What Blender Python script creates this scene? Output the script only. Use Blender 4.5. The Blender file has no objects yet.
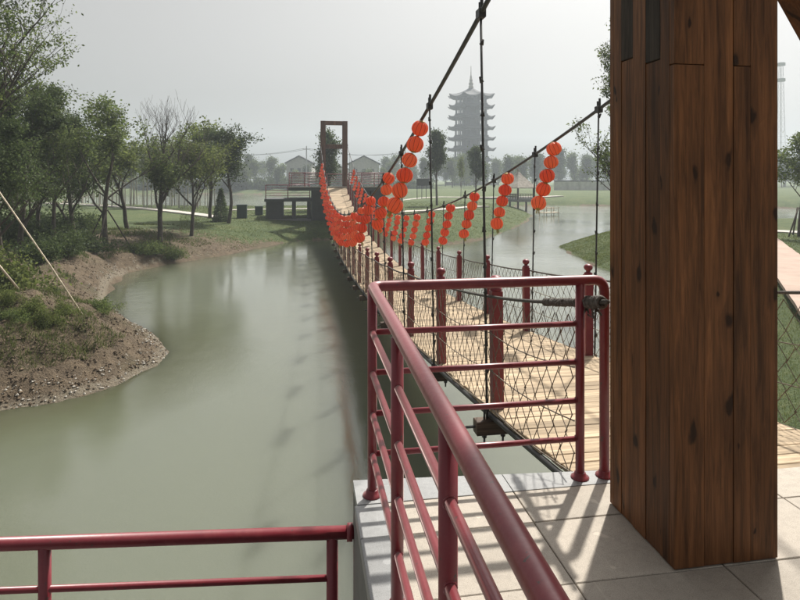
import bpy, bmesh, math, random
import numpy as np
from math import sin, cos, pi, radians, sqrt, atan2
from mathutils import Vector, Matrix

random.seed(7)
rng = np.random.default_rng(11)
SC = bpy.context.scene
COL = SC.collection

# ------------------------------------------------------------------ camera
EYE = 1.65
F = 600.0                      # focal length in photo pixels (800 wide)
HY = 178.0                     # horizon row in the photo
TH = math.atan(98.0 / 600.0)   # the bridge axis (+Y) vanishes left of centre
SN, CS = sin(TH), cos(TH)
cam_d = bpy.data.cameras.new('camera')
cam = bpy.data.objects.new('camera', cam_d)
COL.objects.link(cam)
cam.location = (0, 0, EYE)
cam.rotation_euler = (radians(90), 0, -TH)
cam_d.sensor_width = 36.0
cam_d.lens = 36.0 * F / 800.0
cam_d.shift_y = -(300 - HY) / 800.0
cam_d.clip_start = 0.05
cam_d.clip_end = 4000
SC.camera = cam

# ------------------------------------------------------------------ sky, sun, exposure
SUN_AZ = radians(37.3)         # clockwise from +Y
SUN_EL = radians(53.0)
world = bpy.data.worlds.new('World')
SC.world = world
world.use_nodes = True
wn = world.node_tree.nodes
wl = world.node_tree.links
for n in list(wn):
    wn.remove(n)
sky = wn.new('ShaderNodeTexSky')
sky.sky_type = 'NISHITA'
sky.sun_disc = False
sky.sun_elevation = SUN_EL
sky.sun_rotation = SUN_AZ
sky.air_density = 1.0
sky.dust_density = 6.0
sky.ozone_density = 1.0
hs = wn.new('ShaderNodeHueSaturation')
hs.inputs['Saturation'].default_value = 0.08
bg = wn.new('ShaderNodeBackground')
bg.inputs['Strength'].default_value = 0.087
wo = wn.new('ShaderNodeOutputWorld')
wl.new(sky.outputs[0], hs.inputs['Color'])
wt = wn.new('ShaderNodeMix')
wt.data_type = 'RGBA'
wt.blend_type = 'MULTIPLY'
wt.inputs[0].default_value = 1.0
wt.inputs[7].default_value = (1.0, 0.985, 0.955, 1)
wl.new(hs.outputs[0], wt.inputs[6])
wl.new(wt.outputs[2], bg.inputs['Color'])
wl.new(bg.outputs[0], wo.inputs['Surface'])

sun_d = bpy.data.lights.new('sun', 'SUN')
sun_d.energy = 5.0
sun_d.angle = radians(1.3)
sun_d.color = (1.0, 0.95, 0.87)
sun = bpy.data.objects.new('sun', sun_d)
COL.objects.link(sun)
S = Vector((sin(SUN_AZ) * cos(SUN_EL), cos(SUN_AZ) * cos(SUN_EL), sin(SUN_EL)))
sun.rotation_euler = (-S).to_track_quat('-Z', 'Y').to_euler()
sun.location = S * 200

vs = SC.view_settings
vs.view_transform = 'Standard'
vs.look = 'None'
vs.exposure = 0.36
vs.gamma = 1.0
vs.use_curve_mapping = False
SC.cycles.max_bounces = 6
SC.cycles.volume_bounces = 1
SC.cycles.transparent_max_bounces = 8
SC.cycles.caustics_reflective = False
SC.cycles.caustics_refractive = False

# ------------------------------------------------------------------ pixel -> place helpers
ZW = -2.8                      # water level


def at(px, py, z=None, t=None):
    """photo pixel to world, by the height z of what it touches or by its depth t"""
    if t is None:
        t = F * (EYE - z) / (py - HY)
    else:
        z = EYE - (py - HY) * t / F
    lat = (px - 400) / F * t
    return Vector((t * SN + lat * CS, t * CS - lat * SN, z))


def xy(px, t):
    lat = (px - 400) / F * t
    return (t * SN + lat * CS, t * CS - lat * SN)


# ------------------------------------------------------------------ material helpers
def new_mat(name):
    m = bpy.data.materials.new(name)
    m.use_nodes = True
    nt = m.node_tree
    for n in list(nt.nodes):
        nt.nodes.remove(n)
    out = nt.nodes.new('ShaderNodeOutputMaterial')
    return m, nt, out


class NT:
    def __init__(self, name):
        self.m, self.nt, self.out = new_mat(name)

    def n(self, kind, **kw):
        nd = self.nt.nodes.new('ShaderNode' + kind)
        ins = kw.pop('ins', {})
        for k, v in kw.items():
            setattr(nd, k, v)
        for k, v in ins.items():
            self.set(nd, k, v)
        return nd

    def set(self, nd, k, v):
        s = nd.inputs[k]
        if hasattr(v, 'is_output') or isinstance(v, bpy.types.NodeSocket):
            self.nt.links.new(v, s)
        elif isinstance(v, bpy.types.Node):
            self.nt.links.new(v.outputs[0], s)
        else:
            s.default_value = v

    def coord(self, scale=(1, 1, 1), kind='Object', loc=(0, 0, 0)):
        tc = self.n('TexCoord')
        mp = self.n('Mapping', ins={'Vector': tc.outputs[kind], 'Scale': scale, 'Location': loc})
        return mp.outputs[0]

    def noise(self, vec, scale, detail=4, rough=0.55, dist=0.0):
        nd = self.n('TexNoise', ins={'Vector': vec, 'Scale': scale, 'Detail': detail, 'Roughness': rough, 'Distortion': dist})
        return nd.outputs['Fac']

    def ramp(self, fac, stops):
        nd = self.n('ValToRGB', ins={'Fac': fac})
        cr = nd.color_ramp
        while len(cr.elements) < len(stops):
            cr.elements.new(0.5)
        for e, (p, c) in zip(cr.elements, stops):
            e.position = p
            e.color = (c[0], c[1], c[2], 1) if hasattr(c, '__len__') else (c, c, c, 1)
        return nd.outputs['Color']

    def mix(self, fac, a, b, mode='MIX'):
        nd = self.nt.nodes.new('ShaderNodeMix')
        nd.data_type = 'RGBA'
        nd.blend_type = mode
        for k, v in ((0, fac), (6, a), (7, b)):
            if isinstance(v, bpy.types.NodeSocket):
                self.nt.links.new(v, nd.inputs[k])
            elif k == 0:
                nd.inputs[0].default_value = v
            else:
                nd.inputs[k].default_value = (v[0], v[1], v[2], 1)
        return nd.outputs[2]

    def math(self, op, a, b=0.0):
        nd = self.n('Math', operation=op)
        self.set(nd, 0, a)
        self.set(nd, 1, b)
        return nd.outputs[0]

    def bump(self, h, strength=0.3, dist=0.02):
        return self.n('Bump', ins={'Height': h, 'Strength': strength, 'Distance': dist}).outputs[0]

    def principled(self, color, rough=0.6, normal=None, **kw):
        p = self.n('BsdfPrincipled')
        if isinstance(color, bpy.types.NodeSocket):
            self.nt.links.new(color, p.inputs['Base Color'])
        else:
            p.inputs['Base Color'].default_value = (*color, 1)
        self.set(p, 'Roughness', rough)
        if normal is not None:
            self.nt.links.new(normal, p.inputs['Normal'])
        for k, v in kw.items():
            self.set(p, k, v)
        self.nt.links.new(p.outputs[0], self.out.inputs['Surface'])
        return p


def v3(c, k):
    return (c[0] * k, c[1] * k, c[2] * k)


M = {}


def simple(name, col, rough=0.6, var=0.25, scale=6.0, bump=0.0, bscale=40.0, **kw):
    t = NT(name)
    c = t.coord()
    f = t.noise(c, scale, 6, 0.6)
    oi = t.n('ObjectInfo').outputs['Random']
    colr = t.ramp(f, [(0.3, v3(col, 1 - var)), (0.7, v3(col, 1 + var))])
    k = t.math('ADD', t.math('MULTIPLY', oi, 0.3), 0.85)
    cc = t.n('CombineColor', ins={0: k, 1: k, 2: k}).outputs[0]
    colr = t.mix(1.0, colr, cc, 'MULTIPLY')
    nrm = t.bump(t.noise(c, bscale, 4, 0.6), bump, 0.01) if bump else None
    t.principled(colr, rough, nrm, **kw)
    M[name] = t.m
    return t.m


def red_paint(name='red', coat=0.4):
    t = NT('red_paint_' + name)
    c = t.coord(kind='Object')
    big = t.noise(c, 3.0, 5, 0.6)
    fine = t.noise(c, 60.0, 4, 0.7)
    col = t.ramp(big, [(0.3, (0.145, 0.006, 0.014)), (0.7, (0.20, 0.010, 0.021))])
    # dust and chalked paint
    dust = t.ramp(t.noise(c, 14.0, 6, 0.75), [(0.5, 0.0), (0.78, 0.45)])
    col = t.mix(dust, col, (0.28, 0.06, 0.055))
    chips = t.ramp(t.noise(c, 38.0, 3, 0.6), [(0.675, 0.0), (0.70, 1.0)])
    col = t.mix(chips, col, (0.06, 0.03, 0.025))
    rough = t.ramp(fine, [(0.2, 0.36), (0.8, 0.56)])
    t.principled(col, rough, t.bump(fine, 0.12, 0.003), **{'Coat Weight': coat, 'Coat Roughness': 0.26, 'Specular IOR Level': 0.5, 'Sheen Weight': 0.4 if coat > 0.1 else 0.15, 'Sheen Roughness': 0.35, 'Sheen Tint': (1.0, 0.74, 0.72, 1)})
    M[name] = t.m


def wood(name, base, knot=True, dark=0.45, axis='Z', rough=0.55, scale=1.0, weather=0.0):
    t = NT(name)
    st = {'Z': (1, 1, 0.06), 'X': (0.06, 1, 1), 'Y': (1, 0.06, 1)}[axis]
    oi = t.n('ObjectInfo').outputs['Random']
    off = t.n('CombineXYZ', ins={0: t.math('MULTIPLY', oi, 37.0), 1: t.math('MULTIPLY', oi, 91.0), 2: t.math('MULTIPLY', oi, 53.0)}).outputs[0]
    tc = t.n('TexCoord')
    add = t.n('VectorMath', operation='ADD', ins={0: tc.outputs['Object'], 1: off}).outputs[0]
    mp = t.n('Mapping', ins={'Vector': add, 'Scale': st}).outputs[0]
    grain = t.noise(mp, 45.0 * scale, 8, 0.65, 0.6)
    fibre = t.noise(mp, 160.0 * scale, 4, 0.6)
    broad = t.noise(mp, 9.0 * scale, 3, 0.5, 1.0)
    g = t.math('ADD', t.math('MULTIPLY', grain, 0.6), t.math('MULTIPLY', broad, 0.4))
    col = t.ramp(g, [(0.36, v3(base, dark)), (0.5, base), (0.64, v3(base, 1.7))])
    k = t.math('ADD', t.math('MULTIPLY', oi, 0.5), 0.75)
    cc = t.n('CombineColor', ins={0: k, 1: k, 2: k}).outputs[0]
    col = t.mix(1.0, col, cc, 'MULTIPLY')
    h = g
    if knot:
        ks = {'Z': (1, 1, 0.42), 'X': (0.42, 1, 1), 'Y': (1, 0.42, 1)}[axis]
        km = t.n('Mapping', ins={'Vector': add, 'Scale': ks}).outputs[0]
        kd = t.noise(km, 12.0, 3, 0.5)
        kv = t.n('VectorMath', operation='ADD', ins={0: km, 1: t.n('CombineXYZ', ins={0: t.math('MULTIPLY', kd, 0.08), 1: 0.0, 2: t.math('MULTIPLY', kd, 0.1)}).outputs[0]}).outputs[0]
        sx_ = t.n('SeparateXYZ', ins={0: kv})
        k2 = t.n('CombineXYZ', ins={0: t.math('ADD', sx_.outputs[0], sx_.outputs[1]), 1: sx_.outputs[2], 2: 0.0}).outputs[0]
        vo = t.n('TexVoronoi', voronoi_dimensions='2D', ins={'Vector': k2, 'Scale': 6.2})
        pick = t.n('SeparateColor', ins={0: vo.outputs['Color']})
        dsz = t.math('DIVIDE', vo.outputs['Distance'], t.math('ADD', t.math('MULTIPLY', pick.outputs[1], 1.1), 0.35))
        kn = t.math('MULTIPLY', t.ramp(dsz, [(0.06, 0.95), (0.11, 0.0)]), t.math('GREATER_THAN', pick.outputs[0], 0.38))
        halo = t.math('MULTIPLY', t.ramp(dsz, [(0.1, 0.4), (0.4, 0.0)]), t.math('GREATER_THAN', pick.outputs[0], 0.38))
        col = t.mix(halo, col, v3(base, 0.5))
        col = t.mix(kn, col, v3(base, 0.16))
    streak = t.ramp(t.noise(mp, 26.0, 6, 0.75, 0.3), [(0.52, 0.0), (0.72, 0.75)])
    col = t.mix(streak, col, v3(base, 0.3))
    if weather:
        col = t.mix(weather, col, (0.06, 0.055, 0.05))
    nrm = t.bump(t.math('ADD', h, t.math('MULTIPLY', fibre, 0.4)), 0.35, 0.006)
    t.principled(col, rough, nrm, **{'Specular IOR Level': 0.22})
    M[name] = t.m


def stone(name, col, speck=0.35, rough=0.7, stain=0.3):
    t = NT(name)
    c = t.coord(kind='Object')
    oi = t.n('ObjectInfo').outputs['Random']
    off = t.n('CombineXYZ', ins={0: t.math('MULTIPLY', oi, 17.0), 1: t.math('MULTIPLY', oi, 31.0), 2: 0.0}).outputs[0]
    c = t.n('VectorMath', operation='ADD', ins={0: c, 1: off}).outputs[0]
    fine = t.noise(c, 240.0, 3, 0.7)
    mid = t.noise(c, 26.0, 5, 0.65)
    big = t.noise(c, 2.6, 6, 0.6)
    cc = t.ramp(fine, [(0.3, v3(col, 1 - speck)), (0.5, col), (0.72, v3(col, 1 + speck))])
    cc = t.mix(t.ramp(mid, [(0.45, 0.0), (0.8, 0.5)]), cc, v3(col, 0.58))
    pit = t.ramp(t.noise(c, 75.0, 3, 0.6), [(0.62, 0.0), (0.7, 0.5)])
    cc = t.mix(pit, cc, v3(col, 0.45))
    scr = t.ramp(t.noise(t.n('Mapping', ins={'Vector': c, 'Scale': (1.0, 0.06, 1.0), 'Rotation': (0, 0, 0.5)}).outputs[0], 26.0, 2, 0.5), [(0.69, 0.0), (0.72, 0.35)])
    cc = t.mix(scr, cc, v3(col, 1.35))
    cc = t.mix(t.ramp(big, [(0.45, 0.0), (0.7, stain)]), cc, v3(col, 0.5))
    sp = t.ramp(t.noise(c, 9.0, 2, 0.5), [(0.70, 0.0), (0.72, 0.5)])
    cc = t.mix(sp, cc, v3(col, 1.5))
    k = t.math('ADD', t.math('MULTIPLY', oi, 0.24), 0.88)
    kk = t.n('CombineColor', ins={0: k, 1: k, 2: k}).outputs[0]
    cc = t.mix(1.0, cc, kk, 'MULTIPLY')
    t.principled(cc, rough, t.bump(t.math('ADD', fine, mid), 0.25, 0.003))
    M[name] = t.m


def leaf(name, dark, light, trans=0.35):
    t = NT(name)
    geo = t.n('NewGeometry')
    rnd = geo.outputs['Random Per Island']
    c = t.coord(kind='Object')
    cl = t.noise(c, 0.9, 3, 0.6)
    f = t.math('ADD', t.math('MULTIPLY', rnd, 0.55), t.math('MULTIPLY', cl, 0.45))
    oi = t.n('ObjectInfo').outputs['Random']
    col = t.ramp(f, [(0.2, dark), (0.75, light)])
    k = t.math('ADD', t.math('MULTIPLY', oi, 0.4), 0.8)
    kk = t.n('CombineColor', ins={0: k, 1: k, 2: k}).outputs[0]
    col = t.mix(1.0, col, kk, 'MULTIPLY')
    d = t.n('BsdfPrincipled', ins={'Base Color': col, 'Roughness': 0.7, 'Specular IOR Level': 0.25})
    tr = t.n('BsdfTranslucent', ins={'Color': col})
    mx = t.n('MixShader', ins={0: trans, 1: d.outputs[0], 2: tr.outputs[0]})
    t.nt.links.new(mx.outputs[0], t.out.inputs['Surface'])
    M[name] = t.m


red_paint()
red_paint('red_matte', 0.05)
wood('pillar_wood', (0.135, 0.057, 0.022), True, 0.4, rough=0.55)
wood('weathered_wood', (0.055, 0.042, 0.032), False, 0.25, weather=0.3, rough=0.85, scale=1.4)
wood('beam_wood', (0.075, 0.05, 0.035), False, 0.5, 'X')
wood('plank_wood', (0.36, 0.28, 0.19), False, 0.8, 'X', 0.8)
wood('far_wood', (0.14, 0.068, 0.042), False, 0.6)
wood('pole_wood', (0.55, 0.47, 0.36), False, 0.75, rough=0.7)
stone('granite', (0.385, 0.34, 0.283))
stone('kerb_stone', (0.27, 0.275, 0.275), 0.25, 0.42)
stone('concrete', (0.20, 0.20, 0.19), 0.2, 0.85, 0.5)
stone('dark_stone', (0.075, 0.08, 0.08), 0.2, 0.85, 0.4)
simple('cable', (0.035, 0.035, 0.034), 0.5, 0.3, 20, 0.2, 90)
simple('rope', (0.09, 0.08, 0.07), 0.9, 0.45, 60, 0.6, 160)
simple('net', (0.16, 0.13, 0.10), 0.9, 0.4, 30)
simple('dark_metal', (0.03, 0.03, 0.03), 0.5, 0.3)
simple('bark', (0.075, 0.06, 0.048), 0.9, 0.4, 9, 0.6, 30)
simple('pale_bark', (0.36, 0.33, 0.29), 0.9, 0.3, 6, 0.4, 20)
simple('plaster', (0.52, 0.51, 0.48), 0.85, 0.12, 1.5)
simple('roof_tile', (0.05, 0.053, 0.06), 0.8, 0.25, 2.0)
simple('pagoda_dark', (0.055, 0.058, 0.066), 0.7, 0.2, 0.6)
simple('thatch', (0.30, 0.27, 0.23), 0.9, 0.3, 3.0, 0.3, 8)
simple('glass', (0.03, 0.04, 0.045), 0.15, 0.2)
simple('bin_green', (0.02, 0.045, 0.035), 0.6, 0.2)
simple('steel', (0.30, 0.31, 0.32), 0.5, 0.15)
simple('pale_steel', (0.5, 0.51, 0.52), 0.5, 0.1)
simple('path', (0.50, 0.46, 0.42), 0.9, 0.15, 1.0, 0.2, 20)
simple('pink_path', (0.40, 0.295, 0.24), 0.9, 0.12, 1.5, 0.2, 30)
simple('gold', (0.42, 0.28, 0.06), 0.5, 0.2)
simple('tassel', (0.35, 0.30, 0.06), 0.8, 0.3)
simple('clod', (0.145, 0.106, 0.068), 0.95, 0.4, 2.0, 0.4, 30)
simple('pale_stone', (0.42, 0.39, 0.34), 0.9, 0.3, 4.0)
simple('nest', (0.05, 0.04, 0.03), 0.95, 0.3)
leaf('leaf_dark', (0.034, 0.056, 0.02), (0.10, 0.135, 0.045), 0.42)
leaf('leaf_mid', (0.055, 0.085, 0.026), (0.16, 0.20, 0.062), 0.48)
leaf('leaf_fresh', (0.075, 0.105, 0.028), (0.20, 0.235, 0.07), 0.5)
leaf('blade', (0.075, 0.10, 0.03), (0.16, 0.185, 0.06), 0.5)


def lantern_mat():
    t = NT('lantern_cloth')
    c = t.coord(kind='Object')
    oi = t.n('ObjectInfo').outputs['Random']
    col = t.ramp(oi, [(0.0, (0.80, 0.085, 0.05)), (0.6, (0.93, 0.20, 0.10)), (1.0, (0.98, 0.34, 0.17))])
    f = t.noise(c, 30.0, 4, 0.6)
    col = t.mix(t.ramp(f, [(0.4, 0.0), (0.8, 0.3)]), col, (0.75, 0.10, 0.055))
    d = t.n('BsdfPrincipled', ins={'Base Color': col, 'Roughness': 0.38})
    tr = t.n('BsdfTranslucent', ins={'Color': t.mix(0.7, col, (1.0, 0.38, 0.18))})
    mx = t.n('MixShader', ins={0: 0.6, 1: d.outputs[0], 2: tr.outputs[0]})
    t.nt.links.new(mx.outputs[0], t.out.inputs['Surface'])
    M['lantern'] = t.m


lantern_mat()
simple('lantern_rib', (0.16, 0.016, 0.012), 0.6, 0.2)


def water_mat():
    t = NT('pond_water')
    c = t.coord(kind='Object')
    w1 = t.noise(c, 1.3, 3, 0.5)
    w2 = t.noise(c, 7.0, 3, 0.55)
    w4 = t.noise(c, 30.0, 2, 0.5)
    w3 = t.noise(c, 0.12, 3, 0.5)
    calm = t.ramp(w3, [(0.40, 0.3), (0.62, 1.0)])
    h = t.math('ADD', t.math('MULTIPLY', w1, 0.8), t.math('ADD', t.math('MULTIPLY', w2, 0.3), t.math('MULTIPLY', w4, 0.22)))
    h = t.math('MULTIPLY', h, calm)
    # wind ripples on the open lake behind the landing
    yv = t.n('SeparateXYZ', ins={0: c}).outputs[1]
    h = t.math('MULTIPLY', h, t.n('MapRange', ins={0: yv, 1: 66.0, 2: 84.0, 3: 1.0, 4: 6.0}).outputs[0])
    big = t.noise(c, 0.05, 3, 0.5)
    col = t.ramp(big, [(0.3, (0.122, 0.134, 0.098)), (0.7, (0.142, 0.152, 0.116))])
    # water colour turns darker olive towards the banks
    sh = t.n('Attribute', attribute_name='near_shore').outputs['Fac']
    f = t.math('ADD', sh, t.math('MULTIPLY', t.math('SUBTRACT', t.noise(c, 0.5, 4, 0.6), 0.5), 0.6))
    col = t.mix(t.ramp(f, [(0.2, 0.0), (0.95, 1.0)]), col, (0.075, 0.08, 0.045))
    p = t.principled(col, 0.05, t.bump(h, 0.3, 0.05), **{'IOR': 1.58, 'Subsurface Weight': 1.0, 'Subsurface Scale': 1.2, 'Subsurface Radius': (1.0, 1.0, 0.8)})
    p.subsurface_method = 'BURLEY'
    M['water'] = t.m


water_mat()


def ground_mat():
    t = NT('ground_soil_grass')
    c = t.coord(kind='Object')
    at_ = t.n('Attribute', attribute_name='soil')
    soil = at_.outputs['Fac']
    n1 = t.noise(c, 0.5, 6, 0.65)
    n2 = t.noise(c, 3.5, 6, 0.7)
    n3 = t.noise(c, 22.0, 5, 0.7)
    g = t.ramp(t.math('ADD', t.math('MULTIPLY', n1, 0.5), t.math('MULTIPLY', n2, 0.5)),
               [(0.34, (0.042, 0.07, 0.02)), (0.5, (0.08, 0.115, 0.032)), (0.6, (0.12, 0.14, 0.048)), (0.7, (0.19, 0.165, 0.085))])
    e = t.ramp(t.math('ADD', t.math('MULTIPLY', n2, 0.55), t.math('MULTIPLY', n3, 0.45)),
               [(0.30, (0.05, 0.037, 0.023)), (0.48, (0.13, 0.094, 0.058)), (0.72, (0.26, 0.195, 0.122))])
    moss = t.ramp(n1, [(0.5, 0.0), (0.66, 0.5)])
    e = t.mix(moss, e, (0.075, 0.085, 0.035))
    f = t.math('ADD', soil, t.math('MULTIPLY', t.math('SUBTRACT', n2, 0.5), 1.1))
    f = t.ramp(f, [(0.42, 0.0), (0.58, 1.0)])
    col = t.mix(f, g, e)
    # pale dry silt line at the water's edge
    silt = t.n('Attribute', attribute_name='silt').outputs['Fac']
    sf = t.ramp(t.math('ADD', silt, t.math('MULTIPLY', t.math('SUBTRACT', n3, 0.5), 0.9)), [(0.6, 0.0), (0.9, 0.7)])
    col = t.mix(sf, col, (0.27, 0.235, 0.175))
    h = t.math('ADD', t.math('MULTIPLY', n2, 1.0), t.math('MULTIPLY', n3, 0.6))
    t.principled(col, 0.95, t.bump(h, 1.0, 0.16))
    M['ground'] = t.m


ground_mat()


# ------------------------------------------------------------------ mesh builder
class MB:
    def __init__(self):
        self.v = []
        self.f = []

    def add(self, vs, fs):
        o = len(self.v)
        self.v.extend([tuple(p) for p in vs])
        self.f.extend([tuple(i + o for i in f) for f in fs])
        return self

    def box(self, x0, x1, y0, y1, z0, z1, m=None):
        vs = [(x0, y0, z0), (x1, y0, z0), (x1, y1, z0), (x0, y1, z0), (x0, y0, z1), (x1, y0, z1), (x1, y1, z1), (x0, y1, z1)]
        if m is not None:
            vs = [m @ Vector(p) for p in vs]
        return self.add(vs, [(0, 3, 2, 1), (4, 5, 6, 7), (0, 1, 5, 4), (1, 2, 6, 5), (2, 3, 7, 6), (3, 0, 4, 7)])

    def cbox(self, x0, x1, y0, y1, z0, z1, c=0.004, m=None):
        """box with chamfered top/side edges"""
        def ring(d, z):
            return [(x0 + d, y0 + c - d + 0, z), (x0 + c, y0 + d, z), (x1 - c, y0 + d, z), (x1 - d, y0 + c, z),
                    (x1 - d, y1 - c, z), (x1 - c, y1 - d, z), (x0 + c, y1 - d, z), (x0 + d, y1 - c, z)]

        def ring2(z, ins):
            a, b, e, g = x0 + ins, x1 - ins, y0 + ins, y1 - ins
            return [(a, e, z), (b, e, z), (b, g, z), (a, g, z)]
        rings = [ring2(z0, c), ring2(z0 + c, 0), ring2(z1 - c, 0), ring2(z1, c)]
        vs = [p for r in rings for p in r]
        if m is not None:
            vs = [m @ Vector(p) for p in vs]
        fs = [(3, 2, 1, 0), (12, 13, 14, 15)]
        for k in range(3):
            for i in range(4):
                j = (i + 1) % 4
                fs.append((k * 4 + i, k * 4 + j, k * 4 + 4 + j, k * 4 + 4 + i))
        return self.add(vs, fs)

    def tube(self, pts, r, n=8, caps=True, up=None):
        pts = [Vector(p) for p in pts]
        rs = r if hasattr(r, '__len__') else [r] * len(pts)
        base = len(self.v)
        prev = None
        for i, p in enumerate(pts):
            a = pts[max(0, i - 1)]
            b = pts[min(len(pts) - 1, i + 1)]
            d = (b - a)
            if d.length < 1e-9:
                d = Vector((0, 0, 1))
            d.normalize()
            if prev is None:
                u = d.orthogonal().normalized() if up is None else (Vector(up) - d * d.dot(Vector(up))).normalized()
            else:
                u = prev - d * d.dot(prev)
                if u.length < 1e-6:
                    u = d.orthogonal()
                u.normalize()
            prev = u
            w = d.cross(u)
            for k in range(n):
                q = 2 * pi * k / n
                self.v.append(tuple(p + (u * cos(q) + w * sin(q)) * rs[i]))
        for i in range(len(pts) - 1):
            for k in range(n):
                k2 = (k + 1) % n
                self.f.append((base + i * n + k, base + i * n + k2, base + (i + 1) * n + k2, base + (i + 1) * n + k))
        if caps:
            self.f.append(tuple(base + k for k in reversed(range(n))))
            e = base + (len(pts) - 1) * n
            self.f.append(tuple(e + k for k in range(n)))
        return self

    def lathe(self, prof, n=16, c=(0, 0, 0), lobes=0, lobe=0.0, rot=0.0, cap=True):
        base = len(self.v)
        for (r, z) in prof:
            for k in range(n):
                q = 2 * pi * k / n + rot
                rr = r
                if lobes:
                    rr = r * (1 - lobe * (1 - abs(sin(lobes * q / 2))))
                self.v.append((c[0] + rr * cos(q), c[1] + rr * sin(q), c[2] + z))
        for i in range(len(prof) - 1):
            for k in range(n):
                k2 = (k + 1) % n
                self.f.append((base + i * n + k, base + i * n + k2, base + (i + 1) * n + k2, base + (i + 1) * n + k))
        if cap:
            self.f.append(tuple(base + k for k in reversed(range(n))))
            e = base + (len(prof) - 1) * n
            self.f.append(tuple(e + k for k in range(n)))
        return self

    def prism(self, poly, z0, z1):
        n = len(poly)
        vs = [(p[0], p[1], z0) for p in poly] + [(p[0], p[1], z1) for p in poly]
        fs = [tuple(reversed(range(n))), tuple(range(n, 2 * n))]
        for i in range(n):
            j = (i + 1) % n
            fs.append((i, j, n + j, n + i))
        return self.add(vs, fs)

    def mesh(self, name, mat, smooth=False):
        me = bpy.data.meshes.new(name)
        me.from_pydata(self.v, [], self.f)
        me.materials.append(M[mat] if isinstance(mat, str) else mat)
        me.update()
        if smooth:
            me.polygons.foreach_set('use_smooth', [True] * len(me.polygons))
        return me

    def build(self, name, mat, parent=None, smooth=False, loc=None):
        return link(name, self.mesh(name, mat, smooth), parent, loc)


def link(name, me, parent=None, loc=None, rot=None):
    o = bpy.data.objects.new(name, me)
    COL.objects.link(o)
    if parent is not None:
        o.parent = parent
    if loc is not None:
        o.location = loc
    if rot is not None:
        o.rotation_euler = rot
    return o


def tag(o, label=None, cat=None, group=None, kind=None):
    if label:
        o['label'] = label
    if cat:
        o['category'] = cat
    if group:
        o['group'] = group
    if kind:
        o['kind'] = kind
    return o


def thing(name, label, cat, loc=(0, 0, 0), rz=0.0, group=None):
    o = bpy.data.objects.new(name, None)
    COL.objects.link(o)
    o.empty_display_size = 0.2
    o.location = loc
    o.rotation_euler = (0, 0, rz)
    return tag(o, label, cat, group)


# ------------------------------------------------------------------ terrain
def vnoise(x, y, seed=0):
    xi = np.floor(x).astype(np.int64)
    yi = np.floor(y).astype(np.int64)
    xf = x - xi
    yf = y - yi

    def h(a, b):
        n = (a * 374761393 + b * 668265263 + seed * 1442695041) & 0xFFFFFFFF
        n = ((n ^ (n >> 13)) * 1274126177) & 0xFFFFFFFF
        return ((n ^ (n >> 16)) & 0xFFFF) / 65535.0
    u = xf * xf * (3 - 2 * xf)
    v = yf * yf * (3 - 2 * yf)
    return (h(xi, yi) * (1 - u) + h(xi + 1, yi) * u) * (1 - v) + (h(xi, yi + 1) * (1 - u) + h(xi + 1, yi + 1) * u) * v


def fbm(x, y, oct=4, seed=0):
    s = 0
    a = 0.5
    for k in range(oct):
        s = s + a * (vnoise(x * 2 ** k, y * 2 ** k, seed + k) - 0.5)
        a *= 0.5
    return s


def W(px, py):
    p = at(px, py, ZW)
    return (p.x, p.y)


def smooth_poly(pts, n=4):
    out = []
    m = len(pts)
    for i in range(m):
        p0, p1, p2, p3 = [np.array(pts[(i + k) % m]) for k in (-1, 0, 1, 2)]
        for k in range(n):
            s = k / n
            q = 0.5 * ((2 * p1) + (-p0 + p2) * s + (2 * p0 - 5 * p1 + 4 * p2 - p3) * s * s + (-p0 + 3 * p1 - 3 * p2 + p3) * s ** 3)
            out.append(tuple(q))
    return out


pond = [(-60, -40), (-60, 2), W(-250, 468), W(0, 412), W(60, 402), W(120, 385), W(160, 364), W(169, 352), W(152, 336), W(120, 316),
        W(104, 301), W(108, 285), W(126, 273), W(165, 264), W(205, 258), W(240, 252), W(265, 246), W(300, 241), W(340, 239), W(400, 242),
        W(450, 244), W(480, 240), W(508, 231), W(526, 222), W(531, 216), W(524, 211), W(500, 209),
        W(500, 206.5), W(545, 205.5), W(605, 206), W(700, 207), W(900, 210), W(900, 226),
        W(700, 229), W(620, 233), W(580, 240), W(558, 247), W(580, 259), W(605, 271), W(650, 295), W(720, 350), W(780, 440), W(840, 600),
        (9, -10), (9, -40)]
lake = [W(40, 209), W(150, 212), W(230, 214), W(300, 213.5), W(350, 211), W(400, 204), W(405, 197), W(300, 194.5), W(200, 194), W(90, 195)]
POLYS = [pond, lake]
EDGES = []
for P in POLYS:
    a = np.array(P)
    EDGES.append((a, np.roll(a, -1, axis=0)))


def shore(x, y):
    """signed distance to the nearest shore: + on land, - in water"""
    x = np.asarray(x, float)
    y = np.asarray(y, float)
    d = np.full(x.shape, 1e9)
    ins = np.zeros(x.shape, bool)
    for A, B in EDGES:
        inp = np.zeros(x.shape, bool)
        for (ax, ay), (bx, by) in zip(A, B):
            ex, ey = bx - ax, by - ay
            L = ex * ex + ey * ey + 1e-12
            s = np.clip(((x - ax) * ex + (y - ay) * ey) / L, 0, 1)
            dd = np.hypot(x - ax - s * ex, y - ay - s * ey)
            d = np.minimum(d, dd)
            c = (ay > y) != (by > y)
            inp ^= c & (x < (bx - ax) * (y - ay) / (by - ay + 1e-12) + ax)
        ins |= inp
    return np.where(ins, -d, d)


MOUNDS = [(at(20, 318, -1.7), 1.7, 0.35), (at(75, 330, -2.0), 1.4, 0.12), (at(60, 248, -1.3), 2.6, 0.4),
          (at(175, 244, -1.6), 2.5, 0.28), (at(0, 262, -1.3), 2.2, 0.3)]


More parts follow.
